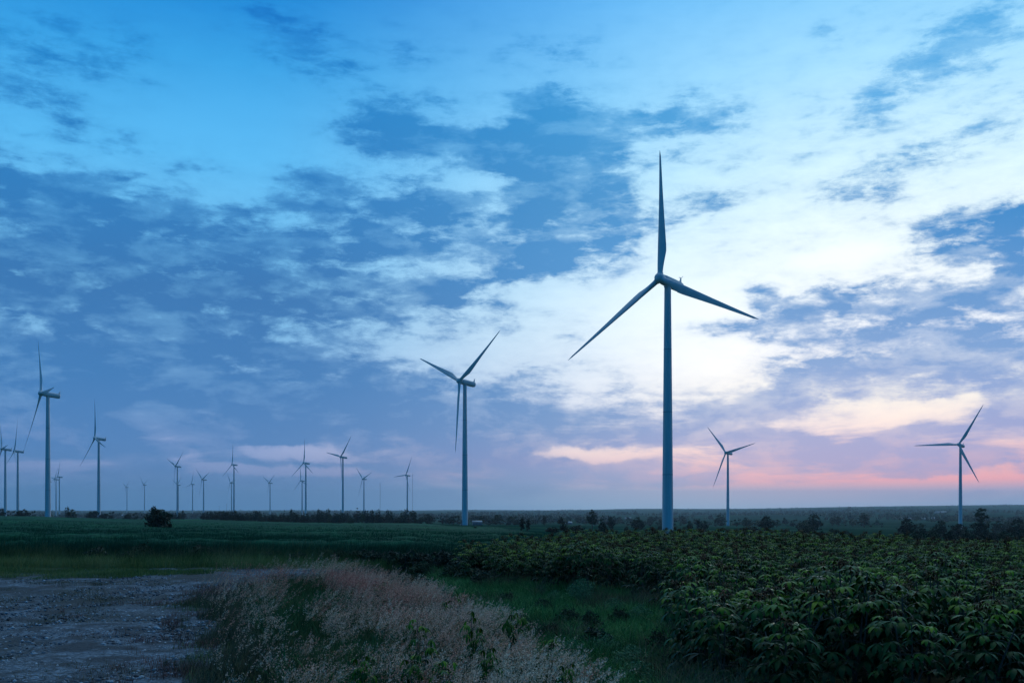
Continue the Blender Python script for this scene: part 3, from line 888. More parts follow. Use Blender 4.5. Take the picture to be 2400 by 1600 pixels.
TREES = [  # column, top row, base row, width in the photograph; kind; label
 (369,1181,1242,66,'bush','large dark round bush standing alone in the green field, on the left','bush',170),
 (54,1190,1208,30,'bush','dark dome-shaped bush just left of the tall side-on turbine','bush',None),
 (4,1188,1206,16,'round','dark tree at the left frame edge under two turbine towers','tree',None),
 (18,1188,1199,8,'rounds','tiny tree between the two leftmost turbine towers','tree',None),
 (30,1189,1199,8,'rounds','tiny tree just left of the turbine tower beside a dark dome bush','tree',None),
 (78,1189,1198,11,'rounds','small low tree between the dark dome bush and the tall left tower','tree',None),
 (158,1185,1202,11,'round','small upright tree behind the left shoulder of a square dark bush','tree',None),
 (168,1190,1210,23,'pale','square dark bush at the field edge right of the tall left tower','bush',None),
 (218,1194,1210,33,'wide','wide dark bush hiding the foot of the second-tallest left turbine','bush',None),
 (243,1201,1211,27,'wide','low dark bush joined to the right end of a wider one','bush',None),
 (260,1191,1200,14,'rounds','small round tree on the skyline just right of the second left turbine','tree',None),
 (300,1201,1211,26,'wide','low dark bush on the field edge under a pale far roof','bush',None),
 (317,1194,1202,11,'rounds','tiny round tree on the skyline right of the pale far roof','tree',None),
 (417,1199,1216,16,'round','dark tree behind the right side of the big field bush','tree',None),
 (402,1200,1216,22,'bush','low dark bush touching the right side of the big field bush','bush',None),
 (429,1194,1206,10,'round','small round tree between the big field bush and a white turbine foot','tree',None),
 (839,1188,1226,21,'cone','dark cone-shaped tree standing before the tree belt','conical tree',None),
 (1002,1202,1229,28,'round','dark round tree alone at the right end of the tree belt','tree',None),
 (1112,1204,1228,30,'bush','dark tree clump just right of the second largest turbine','bush',None),
 (1140,1205,1228,24,'round','dark round tree behind the small pale house','tree',None),
 (1161,1216,1229,13,'pale','small tree just right of the small pale house','tree',None),
 (1114,1232,1243,10,'palebush','tiny bush on the field edge below the small pale house','bush',None),
 (1224,1207,1245,13,'column','taller of two narrow columnar trees right of the pale house','columnar tree',None),
 (1238,1211,1246,11,'column','shorter of two narrow columnar trees right of the pale house','columnar tree',None),
 (1276,1205,1231,11,'column','single narrow dark tree midway to the tallest valley tree','columnar tree',None),
 (1314,1205,1234,18,'tall','leafy upright tree above a low dark hedge','tree',None),
 (1388,1187,1240,28,'tall','tallest tree left of the main turbine, with open tiered crown','tree',None),
 (1413,1205,1253,20,'cone','dense dark pointed tree at the right foot of the tallest tree','tree',None),
 (1432,1210,1239,21,'round','rounded tree behind a dense dark pointed tree','tree',None),
 (1296,1232,1249,28,'bush','low dark bush at the left end of a hedge row','bush',None),
 (1322,1220,1250,18,'round','small dark tree between two low bushes of the hedge row','tree',None),
 (1353,1227,1251,40,'bush','widest low dark bush of the hedge row, left of the tallest tree','bush',None),
 (1492,1208,1240,30,'pale','broad tree left of the main tower with a darker one at its side','tree',None),
 (1504,1219,1241,14,'round','dark small tree at the right side of a broad one','tree',None),
 (1524,1208,1229,18,'round','round dark tree nearest the main tower on its left','tree',None),
 (1463,1195,1208,12,'rounds','small far round tree above the broad tree left of the tower','tree',None),
 (1487,1194,1207,12,'pales','small far pale tree above the broad tree, near two roof specks','tree',None),
 (1526,1232,1243,15,'palebush','small bush at the left foot of the main tower','bush',None),
 (1547,1231,1242,13,'palebush','small bush touching the main tower from the left','bush',None),
 (1468,1232,1243,11,'palebush','small bush alone on the grass left of the broad tree','bush',None),
 (1602,1210,1229,19,'pale','hazy pale tree right of the main tower','tree',None),
 (1604,1233,1244,12,'palebush','low bush just right of the main tower foot','bush',None),
 (1617,1218,1245,16,'round','dark pointed small tree right of the main tower','tree',None),
 (1637,1212,1245,10,'column','narrow columnar tree beside a rounder one right of the main tower','columnar tree',None),
 (1650,1218,1245,18,'round','dense small tree whose left side touches a columnar tree','tree',None),
 (1688,1203,1232,24,'round','round dark tree just left of the valley turbine foot','tree',None),
 (1750,1210,1235,25,'pale','hazy round tree right of the valley turbine foot','tree',None),
 (1764,1231,1250,32,'bush','dark low bush rising over the crop edge right of the valley turbine','bush',None),
 (1796,1206,1247,34,'round','big ragged dark tree right of the low bush at the crop edge','tree',None),
 (1841,1237,1251,9,'column','short thin shrub at the crop edge in the middle of the right half','bush',None),
 (1908,1201,1246,38,'round','large dark tree behind pale shrubs at the crop edge','tree',None),
 (1882,1221,1246,32,'pale','pale ragged tree left of the large dark one at the crop edge','tree',None),
 (1894,1230,1254,38,'palebush','yellow-green shrub in front of the large dark tree','bush',None),
 (1949,1236,1256,22,'palebush','round pale shrub peeping over the crop right of the large dark tree','bush',None),
 (1983,1241,1257,22,'palebush','low brownish shrub peeping over the crop near the columnar pair','bush',None),
 (1951,1207,1232,13,'column','left one of the columnar pair in the valley','columnar tree',None),
 (1964,1205,1233,14,'column','right one of the columnar pair in the valley','columnar tree',None),
 (1979,1215,1228,11,'rounds','small round tree right of the columnar pair','tree',None),
 (1998,1211,1225,14,'rounds','small round tree left of the wide column-shaped tree','tree',None),
 (2026,1197,1236,23,'column','wide column-shaped dark tree alone in the valley','columnar tree',None),
 (1989,1184,1199,15,'rounds','far round tree on the skyline above the columnar pair','tree',None),
 (1659,1195,1203,9,'rounds','tiny far tree left of the valley turbine tower','tree',None),
 (2125,1210,1262,38,'round','big dark tree with pointed top left of a rounded dark one','tree',None),
 (2156,1224,1262,26,'round','rounded dark tree against the right side of a pointed-top one','tree',None),
 (2183,1233,1262,28,'pale','pale low tree in the middle of the right tree group','tree',None),
 (2204,1216,1262,30,'round','dark round-topped tree left of the right turbine tower','tree',None),
 (2248,1223,1264,56,'wide','wide pale tree mass hiding the foot of the right turbine','tree',None),
 (2299,1187,1266,46,'big','tallest tree on the right, many-lobed dark crown near the frame edge','tree',None),
 (2330,1243,1264,36,'bush','low dark bush at the right foot of the many-lobed tree','bush',None),
 (2386,1212,1266,42,'round','dark tree cut by the right frame edge','tree',None),
 (2340,1216,1250,26,'pale','hazy tree right of the many-lobed tree, farther off','tree',None),
 (2360,1219,1250,25,'round','hazy dark tree left of the one cut by the frame edge','tree',None),
 (2239,1205,1220,16,'rounds','small hazy tree just left of the right turbine tower','tree',None),
 (2166,1198,1214,14,'rounds','small hazy tree above the long pale roof','tree',None),
]
for px, yt, yb, w, k, lab, cat, D in TREES:
    tree(px, yt, yb, w, k, lab, cat, None, D)

# thicket left of the tree belt, and the belt itself
GT = 'trees of the dense dark thicket'
for px, yt, w, k in [(480, 1199, 17, 'round'), (492, 1196, 18, 'round'), (503, 1197, 20, 'round'), (516, 1196, 20, 'round'), (527, 1194, 24, 'bush'), (540, 1196, 20, 'round'), (551, 1194, 16, 'round'), (562, 1199, 16, 'bush'), (572, 1203, 18, 'bush')]:
    tree(px, yt, 1217, w, k, 'dark tree of the dense thicket between the big field bush and the tree belt', 'tree', GT, random.uniform(640, 720))
GB = 'small dark trees of the long tree belt'
px = 581
while px < 990:
    if not 826 < px < 850:
        k = random.choice(['column', 'cone', 'round', 'cone', 'round', 'pale'])
        tall = random.random() < .3
        yt = random.uniform(1190, 1196) if tall else random.uniform(1198, 1211) + max(px - 830, 0) * .03
        tree(px, yt, random.uniform(1219, 1225), random.uniform(9, 13) if tall else random.uniform(13, 20), k, 'small dark tree of the long tree belt behind the green field', 'tree', GB, random.uniform(640, 760))
    px += random.uniform(4, 7)

GH = 'low bushes joining the right tree group into a hedge'
for px, yt, w in [(2118, 1238, 40), (2150, 1240, 44), (2190, 1242, 44), (2225, 1238, 40), (2268, 1240, 46), (2312, 1242, 40), (2350, 1240, 46), (2392, 1238, 44), (2085, 1248, 26), (1870, 1240, 30), (1925, 1240, 26)]:
    tree(px, yt, 1264, w, random.choice(['bush', 'wide', 'palebush']), 'low bush of the dark hedge running under the right tree group behind the crop', 'bush', GH, random.uniform(230, 300))
# scattered valley trees: single trees far off, thinner in number toward the viewer
GV = 'far scattered trees across the valley'
cnt = 0
while cnt < 250:
    px = random.choice([random.uniform(-20, 2420), random.uniform(1000, 2420)])
    D = math.exp(random.uniform(math.log(820), math.log(3400)))
    x, y, z = at(px, D)
    row = HY - z / D * F
    if row > 1236: continue
    if px < 1000 and D < 1100: continue
    if float(noise2(np.array([x]), np.array([y * .3]), 130., 4)[0]) < .52: continue
    h = random.uniform(5, 12)
    k = random.choice(['rounds', 'rounds', 'pales', 'columns', 'rounds', 'pales'])
    w = h * WID[k] * random.uniform(.9, 1.3)
    tree(px, HY - (z + h) / D * F, row, w / D * F, k, 'small hazy tree scattered among the far valley fields', 'tree', GV, D)
    cnt += 1

# farther still the woods read as one mass
def far_wood():
    r = np.random.default_rng(21)
    n = 14000
    D = np.exp(r.uniform(math.log(1500), math.log(9500), n))
    u = r.uniform(-.56, .56, n)
    x = u * D
    keep = (noise2(x, D * .25, 260, 3) * .7 + .5 * noise2(x, D * .2, 70, 5) > .68) & ((D > 1500 + 600 * (x < 0)))
    x, D = x[keep], D[keep]; n = len(x)
    z = ground_z(x, D)
    h = r.uniform(4, 12, n); w = h * r.uniform(.45, 1.2, n)
    q = 26
    c = np.stack([x, D, z + h * .5], -1)
    d = r.normal(size=(n, q, 3)); d /= np.linalg.norm(d, axis=2)[..., None]
    p = c[:, None] + d * r.uniform(.3, 1, (n, q))[..., None] * np.stack([w * .5, w * .5, h * .5], -1)[:, None]
    a = r.normal(size=(n, q, 3)); a /= np.linalg.norm(a, axis=2)[..., None]
    b = np.cross(a, r.normal(size=(n, q, 3))); b /= np.linalg.norm(b, axis=2)[..., None]
    s = (w * .2)[:, None, None]
    v = np.stack([p - a * s, p - b * s, p + a * s, p + b * s], 2).reshape(-1, 3)
    f = np.arange(len(v)).reshape(-1, 4)
    o = obj('woodland', np_mesh('woodland', v, f, m_leafA, np.repeat(r.uniform(0, 1, n), q * 4)))
    tag(o, 'far hazy woods reaching to the horizon across the plain', 'woods', kind='stuff')
far_wood()

# ------------------------------------------------------------------ small far structures
m_wall = material('pale_wall', (.24, .26, .27), rough=.8, var=(.18, .20, .21), vscale=.8)
m_roof = material('metal_roof', (.36, .39, .40), rough=.5, spec=.3, var=(.28, .31, .32), vscale=.3)
m_steel = material('galvanised_steel', (.28, .30, .32), rough=.5, metal=.3)

def box(x0, x1, y0, y1, z0, z1):
    v = np.array([(x, y, z) for z in (z0, z1) for y in (y0, y1) for x in (x0, x1)], float)
    f = np.array([[0, 2, 3, 1], [4, 5, 7, 6], [0, 1, 5, 4], [2, 6, 7, 3], [1, 3, 7, 5], [0, 4, 6, 2]])
    return v, f, np.zeros(8)

def building(px, py, width, depth_, wall_h, roof_h, rot, label, name='house', cat='house', doors=1, D=None):
    D = D or depth_for(px, py) or 2500
    x, y, z = at(px, D)
    root = obj(name, None, loc=(x, y, z - .2), rot=(0, 0, rot))
    tag(root, label, cat)
    w, d = width / 2, depth_ / 2
    v, f, _ = merge([box(-w, w, -d, d, 0, wall_h)])
    obj('wall', np_mesh('wall', v, f, m_wall), root)
    e = .4
    rv = np.array([(-w - e, -d - e, wall_h - .05), (w + e, -d - e, wall_h - .05), (w + e, 0, wall_h + roof_h), (-w - e, 0, wall_h + roof_h),
                   (-w - e, d + e, wall_h - .05), (w + e, d + e, wall_h - .05)])
    rv2 = rv + np.array([0, 0, .12])
    rf = np.array([[0, 1, 2, 3], [3, 2, 5, 4], [6, 9, 8, 7], [9, 10, 11, 8], [0, 6, 7, 1], [4, 5, 11, 10], [0, 3, 9, 6], [3, 4, 10, 9], [1, 7, 8, 2], [2, 8, 11, 5]])
    obj('roof', np_mesh('roof', np.concatenate([rv, rv2]), rf, m_roof), root)
    gt = np.array([(-w + .02, -d, wall_h), (-w + .02, d, wall_h), (-w + .02, 0, wall_h + roof_h), (w - .02, -d, wall_h), (w - .02, d, wall_h), (w - .02, 0, wall_h + roof_h)])
    obj('gable', np_mesh('gable', gt, np.array([[0, 1, 2], [3, 5, 4]]), m_wall), root)
    for i in range(doors):
        cx = -w + (i + .5) * 2 * w / doors
        v, f, _ = box(cx - .45, cx + .45, -d - .03, -d + .02, 0, min(2.0, wall_h - .2))
        obj('door', np_mesh('door', v, f, m_dark), root)
    return root

building(1118, 1231, 6.2, 4.5, 2.4, 1.0, .15, 'small pale house at the right foot of the second largest turbine', D=690)
building(2112, 1216, 12, 9, 2.6, 1.6, .1, 'short pale shed at the left end of the long white roofs', 'shed', 'shed', 2)
building(2147, 1217, 42, 11, 2.6, 2.0, .08, 'long white-roofed shed in the valley on the right, the longest one', 'shed', 'shed', 5)
building(2186, 1216, 26, 10, 2.6, 1.9, .05, 'white-roofed shed nearest the right turbine tower', 'shed', 'shed', 3)
building(2205, 1188, 40, 14, 4, 3, .1, 'pale roofed building far off just left of the right turbine tower', 'warehouse', 'warehouse', 3, D=3600)
building(1472, 1199, 14, 9, 3.5, 2.5, -.1, 'bright far roof speck left of the main tower', 'house', 'house', 1, D=2300)
building(298, 1193, 26, 16, 3.5, 3.5, .3, 'wide pale roof on the skyline under the tiny far turbine', 'warehouse', 'warehouse', 2, D=2600)
building(1333, 1217, 9, 7, 2.6, 1.5, .3, 'small pale house among trees left of the tallest tree', 'house', 'house', 1, D=1500)

def mast(px, ytop, label, D=2300, wd=1.0, name='lattice_mast'):
    x, y, z = at(px, D)
    h = -(ytop - HY) / F * D - z
    root = obj(name, None, loc=(x, y, z)); tag(root, label, 'mast')
    legs = [(wd * .58 * math.cos(a), wd * .58 * math.sin(a)) for a in (.3, 2.4, 4.5)]
    parts = [tube([(a, b, 0), (a, b, h)], .09, .09, 5) for a, b in legs]
    s = wd * 1.6; n = int(h / s)
    br = []
    for i in range(n):
        for q in range(3):
            a, b = legs[q], legs[(q + 1) % 3]
            if i % 2: a, b = b, a
            br.append(tube([(a[0], a[1], i * s), (b[0], b[1], (i + 1) * s)], .05, .05, 4))
    v, f, _ = merge(parts); obj('leg', np_mesh('leg', v, f, m_steel), root)
    v, f, _ = merge(br); obj('bracing', np_mesh('bracing', v, f, m_steel), root)
    v, f, _ = merge([tube([(0, 0, h), (0, 0, h + 3)], .06, .03, 5)]); obj('antenna', np_mesh('antenna', v, f, m_steel), root)
mast(891, 1132, 'thin lattice mast standing free between two small turbines, the shorter of two')
mast(967, 1110, 'thin tall lattice mast just right of the turbine with one level blade', 2400)

def pole(px, ytop, label, D):
    x, y, z = at(px, D)
    h = -(ytop - HY) / F * D - z
    root = obj('utility_pole', None, loc=(x, y, z)); tag(root, label, 'utility pole')
    v, f, _ = tube([(0, 0, -.3), (0, 0, h)], .22, .15, 8); obj('post', np_mesh('post', v, f, m_wall), root)
    v, f, _ = box(-1.6, 1.6, -.09, .09, h - .8, h - .6); obj('crossarm', np_mesh('crossarm', v, f, m_steel), root)
pole(531, 1180, 'taller of two thin poles on the skyline over the thicket', 1700)
pole(514, 1185, 'shorter of two thin poles on the skyline over the thicket', 1900)

# ------------------------------------------------------------------ gravel track
m_gravel = bpy.data.materials.new('gravel'); m_gravel.use_nodes = True
nt = m_gravel.node_tree; pb = nt.nodes['Principled BSDF']
pb.inputs['Roughness'].default_value = .8; pb.inputs['Specular IOR Level'].default_value = .25
ge = nt.nodes.new('ShaderNodeNewGeometry')
vo = nt.nodes.new('ShaderNodeTexVoronoi'); vo.inputs['Scale'].default_value = 17
nt.links.new(ge.outputs['Position'], vo.inputs['Vector'])
sv = nt.nodes.new('ShaderNodeSeparateColor'); nt.links.new(vo.outputs['Color'], sv.inputs[0])
stone = gmix(sv.outputs[0], (.014, .022, .030), (.19, .26, .32))
dirt = gmix(gmap(gn(9, 5), .35, .65), (.018, .025, .032), (.045, .056, .066))
cover = gmap(gn(1.3, 9), .42, .58)
gc = gmix(cover, dirt, stone)
gc = gmix(gmap(gn(.28, 4), .48, .66), gc, (.028, .036, .036))
nt.links.new(gc, pb.inputs['Base Color'])
bp = nt.nodes.new('ShaderNodeBump'); bp.inputs['Strength'].default_value = .9; bp.inputs['Distance'].default_value = .03; bp.invert = True
nt.links.new(vo.outputs['Distance'], bp.inputs['Height']); nt.links.new(bp.outputs[0], pb.inputs['Normal'])
m_stone = material('stones', (0, 0, 0), rough=.75, spec=.3, attr='tint', attr_cols=[(.03, .04, .05), (.13, .17, .20), (.42, .50, .55)])

GP = ground_poly([(-420, 1344), (-100, 1340), (250, 1338), (420, 1336), (560, 1333), (700, 1331), (780, 1338)]) \
   + [(-5.6, 40.5), (-6.4, 35), (-7.2, 30), (-6.0, 25), (-4.4, 20), (-3.2, 16.5), (-2.0, 13), (-1.0, 6), (-22, 6), (-34, 22), (-38, 40)]
c_ = .11
xs = np.arange(-40, 0, c_); ys = np.arange(6, 48, c_)
XX, YY = np.meshgrid(xs, ys)
edge = (noise2(XX, YY, .9, 1) - .5) * 1.5 + (noise2(XX, YY, .3, 2) - .5) * 1.0
ok = inside(XX + edge, YY + edge * .8, GP)
ruts = -.05 * np.exp(-((XX + 13.5 + .10 * (YY - 20) + .6 * np.sin(YY / 6)) / .35) ** 2) - .05 * np.exp(-((XX + 11.8 + .10 * (YY - 20) + .6 * np.sin(YY / 6)) / .35) ** 2)
zz = ground_z(XX, YY) + .05 + ruts * .8 + .012 + (noise2(XX, YY, .6, 4) - .5) * .03 + (noise2(XX, YY, 2.5, 9) - .5) * .05
idx = np.arange(XX.size).reshape(XX.shape)
qd = np.stack([idx[:-1, :-1], idx[:-1, 1:], idx[1:, 1:], idx[1:, :-1]], -1)
qd = qd[ok[:-1, :-1] & (YY[:-1, :-1] > abs(XX[:-1, :-1]) * 1.2)]
zz = np.maximum(zz, ground_z(XX, YY) + .006)
gt_ = obj('gravel_track', np_mesh('gravel_track', np.stack([XX.ravel(), YY.ravel(), zz.ravel()], -1), qd.reshape(-1, 4), m_gravel, smooth=True))
tag(gt_, kind='structure')

def stones(n, poly, smin, smax, power=2.0):
    x, y = scatter(poly, n * 4)
    d = np.hypot(x, y)
    k = (rng.uniform(size=len(x)) < (14 / d) ** 1.5) & (noise2(x, y, 1.1, 6) > .25) & (np.abs(x) < .6 * y)
    x, y = x[k][:n], y[k][:n]; n = len(x)
    z = ground_z(x, y) + .06
    s = smin + (smax - smin) * rng.uniform(size=n) ** power
    oc = np.array([(1, 0, 0), (.1, 1, 0), (-1, .1, 0), (0, -1, .1), (.1, .1, 1), (0, 0, -1)], float)
    v = oc[None] * (s[:, None, None] * rng.uniform(.5, 1.2, (n, 6, 1))) * np.array([1, 1, .55])
    a = rng.uniform(0, 6.28, n); ca, sa = np.cos(a)[:, None], np.sin(a)[:, None]
    vx = v[..., 0] * ca - v[..., 1] * sa; vy = v[..., 0] * sa + v[..., 1] * ca
    v = np.stack([vx + x[:, None], vy + y[:, None], v[..., 2] + z[:, None]], -1)
    tri = np.array([[0, 1, 4], [1, 2, 4], [2, 3, 4], [3, 0, 4], [1, 0, 5], [2, 1, 5], [3, 2, 5], [0, 3, 5]])
    f = (np.arange(n)[:, None, None] * 6 + tri[None]).reshape(-1, 3)
    return v.reshape(-1, 3), f, np.repeat(rng.uniform(size=n) ** 1.4, 6)
v, f, t_ = stones(34000, GP, .012, .07)
gr = obj('gravel', np_mesh('gravel', v, f, m_stone, t_))
tag(gr, 'loose pale stones scattered over the gravel track', 'gravel', kind='stuff')

# ------------------------------------------------------------------ grasses
m_field = material('field_grass', (0, 0, 0), rough=.9, spec=.03, attr='tint', attr_cols=[(.010, .070, .042), (.018, .125, .062), (.040, .19, .075)], var=(.45, .5, .5), vscale=1.4)
m_verge = material('verge_grass', (0, 0, 0), rough=.8, spec=.06, attr='tint', attr_cols=[(.09, .13, .04), (.22, .26, .07), (.42, .37, .15)], var=(.6, .65, .6), vscale=.5)
m_weed = material('weed_leaves', (0, 0, 0), rough=.7, spec=.1, attr='tint', attr_cols=[(.014, .055, .025), (.045, .16, .055), (.11, .29, .07)], var=(.7, .75, .7), vscale=1.2)
m_pink = material('pink_plumes', (0, 0, 0), rough=.9, spec=.05, attr='tint', attr_cols=[(.66, .21, .15), (.84, .44, .30), (.88, .60, .41), (.90, .74, .53)])
m_stem = material('dry_stems', (0, 0, 0), rough=.8, spec=.06, attr='tint', attr_cols=[(.05, .085, .03), (.11, .15, .05), (.26, .22, .11)], var=(.7, .7, .7), vscale=.9)
m_light = material('light_grass', (0, 0, 0), rough=.75, spec=.08, attr='tint', attr_cols=[(.07, .24, .06), (.16, .37, .10), (.28, .44, .16)])
m_dry = material('dry_grass', (0, 0, 0), rough=.8, spec=.05, attr='tint', attr_cols=[(.05, .07, .035), (.15, .13, .07), (.32, .24, .15)], var=(.6, .65, .6), vscale=1.1)
m_redg = material('reddish_grass', (0, 0, 0), rough=.75, spec=.2, attr='tint', attr_cols=[(.07, .06, .035), (.20, .085, .055), (.34, .12, .10)])

UE = np.array([-.60, -.20, -.10, -.04, 0, .03, .06, .09]); DE = np.array([745, 735, 690, 480, 300, 210, 160, 110.])
def far_edge(u): return np.interp(u, UE, DE)
UN = np.array([-.62, -.5, -.35, -.2, -.14, -.06, 0, .03, .06, .09]); DN = np.array([52, 52, 51, 50, 47, 44, 47, 54, 60, 66.])
def near_edge(u): return np.interp(u, UN, DN)

def field():
    parts = []
    us = np.linspace(-.62, .085, 300)
    ss = np.linspace(0, 1, 190)
    U, Sg = np.meshgrid(us, ss)
    n0, f0 = near_edge(U), far_edge(U)
    Dm = n0 * (f0 / n0) ** Sg
    x = U * Dm
    hgt = .50 + .30 * noise2(x, Dm, 6, 1) + .28 * noise2(x, Dm, 1.7, 2) + .16 * noise2(x, Dm, .6, 3)
    hgt = hgt * np.clip(Sg * 30, 0, 1) * np.clip((1 - Sg) * 60, 0, 1)
    z = ground_z(x, Dm) + hgt
    id_ = np.arange(U.size).reshape(U.shape)
    q = np.stack([id_[:-1, :-1], id_[:-1, 1:], id_[1:, 1:], id_[1:, :-1]], -1).reshape(-1, 4)
    tint = np.clip(.15 + .5 * noise2(x, Dm * .3, 14, 7) + .5 * (noise2(x, Dm, 1.1, 8) - .5), 0, 1)
    parts.append((np.stack([x.ravel(), Dm.ravel(), z.ravel()], -1), q, tint.ravel()))
    # blades, as many per picture area near as far
    n = 260000
    u = rng.uniform(-.60, .085, n)
    D = near_edge(u) * (1 / (1 - rng.uniform(0, .87, n)))
    k = D < far_edge(u) - 2; u, D = u[k], D[k]; n = len(u)
    x = u * D
    b = ground_z(x, D) + .25
    far = D / 50
    h = (rng.uniform(.40, .85, n) + .35 * noise2(x, D, 5, 1)) * np.minimum(far, 2) ** .1
    w = rng.uniform(.012, .03, n) * far ** .9
    lean = rng.normal(size=(n, 2)) * .22 + np.array([.18, 0])
    tint = np.clip(.0 + .6 * noise2(x, D * .3, 14, 7) + rng.uniform(0, .6, n) * noise2(x, D, 1.5, 9), 0, 1)
    parts.append(blades(np.stack([x, D, b], -1), h, w, lean, 2, tint))
    v, f, t = merge(parts)
    o = obj('field_grass', np_mesh('field_grass', v, f, m_field, t))
    tag(o, 'even green grassy crop of the wide field on the left', 'field grass', kind='stuff')
field()

def grass_patch(name, label, poly, n, hr, wr, mat, lean=(.1, 0), spread=.3, clump=None, thresh=0, seg=3, cat='grass', extra=None, plumes=0):
    x, y = scatter(poly, n)
    if clump:
        k = noise2(x, y, clump, 3) * .7 + noise2(x, y, clump * .35, 4) * .3 > thresh
        x, y = x[k], y[k]
    n = len(x)
    z = ground_z(x, y)
    h = rng.uniform(hr[0], hr[1], n) * (.65 + .5 * noise2(x, y, 1.2, 5))
    w = rng.uniform(wr[0], wr[1], n)
    ln = rng.normal(size=(n, 2)) * spread + np.array(lean)
    tint = np.clip(.15 + .5 * noise2(x, y, 1.6, 6) + rng.uniform(0, .45, n), 0, 1)
    v, f, t = blades(np.stack([x, y, z], -1), h, w, ln, seg, tint)
    o = obj(name, np_mesh(name, v, f, mat, t)); tag(o, label, cat, kind='stuff')
    return o

# verge between track and field
VP = [(-36, 43), (-26, 46), (-14, 44.5), (-9, 43.5), (-6, 43), (-3.5, 41), (-2, 38), (0, 40), (4, 56), (-2, 50), (-8, 51), (-18, 53), (-34, 56)]
grass_patch('verge_grass', 'brownish olive grass on the verge between gravel track and field', VP, 90000, (.25, .75), (.008, .022), m_verge, (.15, 0), .3, seg=2)
grass_patch('tall_verge_grass', 'taller drying grass along the near edge of the green field', [(-34, 49), (-14, 47.5), (-6, 45.5), (-2, 43), (3, 52), (-4, 52), (-16, 55), (-36, 57)], 30000, (.7, 1.25), (.01, .025), m_stem, (.2, 0), .3, seg=2)
# patches on the track
TP = [(-33, 43.5), (-24, 44.2), (-13, 43.2), (-10.5, 41.6), (-14, 39.3), (-19, 37.2), (-33, 33)]
grass_patch('track_grass', 'low yellowish grass island between the gravel lanes', TP, 90000, (.08, .30), (.008, .018), m_verge, clump=2.2, thresh=.36, seg=2)
# the pink grass thins out leftward over the gravel: tufts get sparser with distance from its edge
YL = np.array([6, 9, 13, 18, 24, 29, 32, 36, 40.5]); XL = np.array([-1.4, -1.9, -3.0, -4.5, -6.3, -7.8, -7.6, -6.2, -5.6])
def fringe(name, label, n, width, hr, wr, mat, power, clump, seed):
    y = 8 + 32 * rng.uniform(size=n) ** .8
    q = rng.uniform(-.15, 1, n)
    x = np.interp(y, YL, XL) - q * width * (.55 + y / 45)
    m = noise2(x, y, clump, seed) * .6 + noise2(x, y, clump * .33, seed + 1) * .4
    k = m > .20 + .62 * np.clip(q, 0, 1) ** power
    x, y, q, m = x[k], y[k], q[k], m[k]; n = len(x)
    h = rng.uniform(hr[0], hr[1], n) * (1.1 - .6 * np.clip(q, 0, 1)) * (.5 + m)
    w = rng.uniform(wr[0], wr[1], n)
    ln = rng.normal(size=(n, 2)) * .35 + np.array([.2, 0])
    tint = np.clip(.1 + .6 * noise2(x, y, .8, seed + 3) + rng.uniform(0, .4, n), 0, 1)
    v, f, t = blades(np.stack([x, y, ground_z(x, y)], -1), h, w, ln, 3, tint)
    o = obj(name, np_mesh(name, v, f, mat, t)); tag(o, label, 'grass', kind='stuff')
fringe('thin_grass', 'thin olive grass thinning out from the pink plumes onto the gravel', 60000, 1.9, (.15, .55), (.004, .010), m_dry, .7, 1.5, 31)
fringe('reddish_grass', 'low reddish-brown grass tufts on the gravel left of the pink plumes', 80000, 4.4, (.08, .32), (.004, .010), m_redg, .35, 1.0, 41)
fringe('edge_grass', 'short dark green tufts between gravel and pink plumes', 30000, 2.6, (.08, .35), (.005, .012), m_verge, .5, .9, 51)
grass_patch('creeping_grass', 'small sparse green tufts out on the gravel', [(-4, 10), (-20, 18), (-28, 34), (-10, 38), (-8, 30), (-5.5, 17)], 90000, (.06, .24), (.006, .014), m_dry, (.0, 0), .6, clump=1.5, thresh=.60, seg=2)
# green hollow between the plumes and the crop
HP = [(-3.6, 40), (-2.2, 33), (-1.2, 27), (-.2, 21), (.5, 16), (1.1, 11), (1.2, 8.5), (4.2, 8.5), (4.3, 13), (4.6, 18), (4.8, 26), (2.5, 31), (0, 35), (-1, 43)]
grass_patch('green_grass', 'fine dark green grass filling the hollow beside the crop', HP, 110000, (.22, .6), (.004, .012), m_weed, (.05, 0), .45, clump=.9, thresh=.15)
grass_patch('light_grass', 'lighter green grass tufts in the hollow beside the crop', HP, 70000, (.3, .7), (.004, .010), m_light, (.05, 0), .5, clump=1.1, thresh=.46)

grass_patch('rough_grass', 'taller rough grass clumps standing in the hollow beside the crop', HP, 60000, (.5, 1.0), (.005, .014), m_dry, (.1, 0), .5, clump=1.4, thresh=.60)
grass_patch('broad_leaf_weeds', 'patches of broader leaved weeds in the grassy hollow', HP, 40000, (.2, .65), (.02, .055), m_weed, (0, 0), .8, clump=.8, thresh=.52)
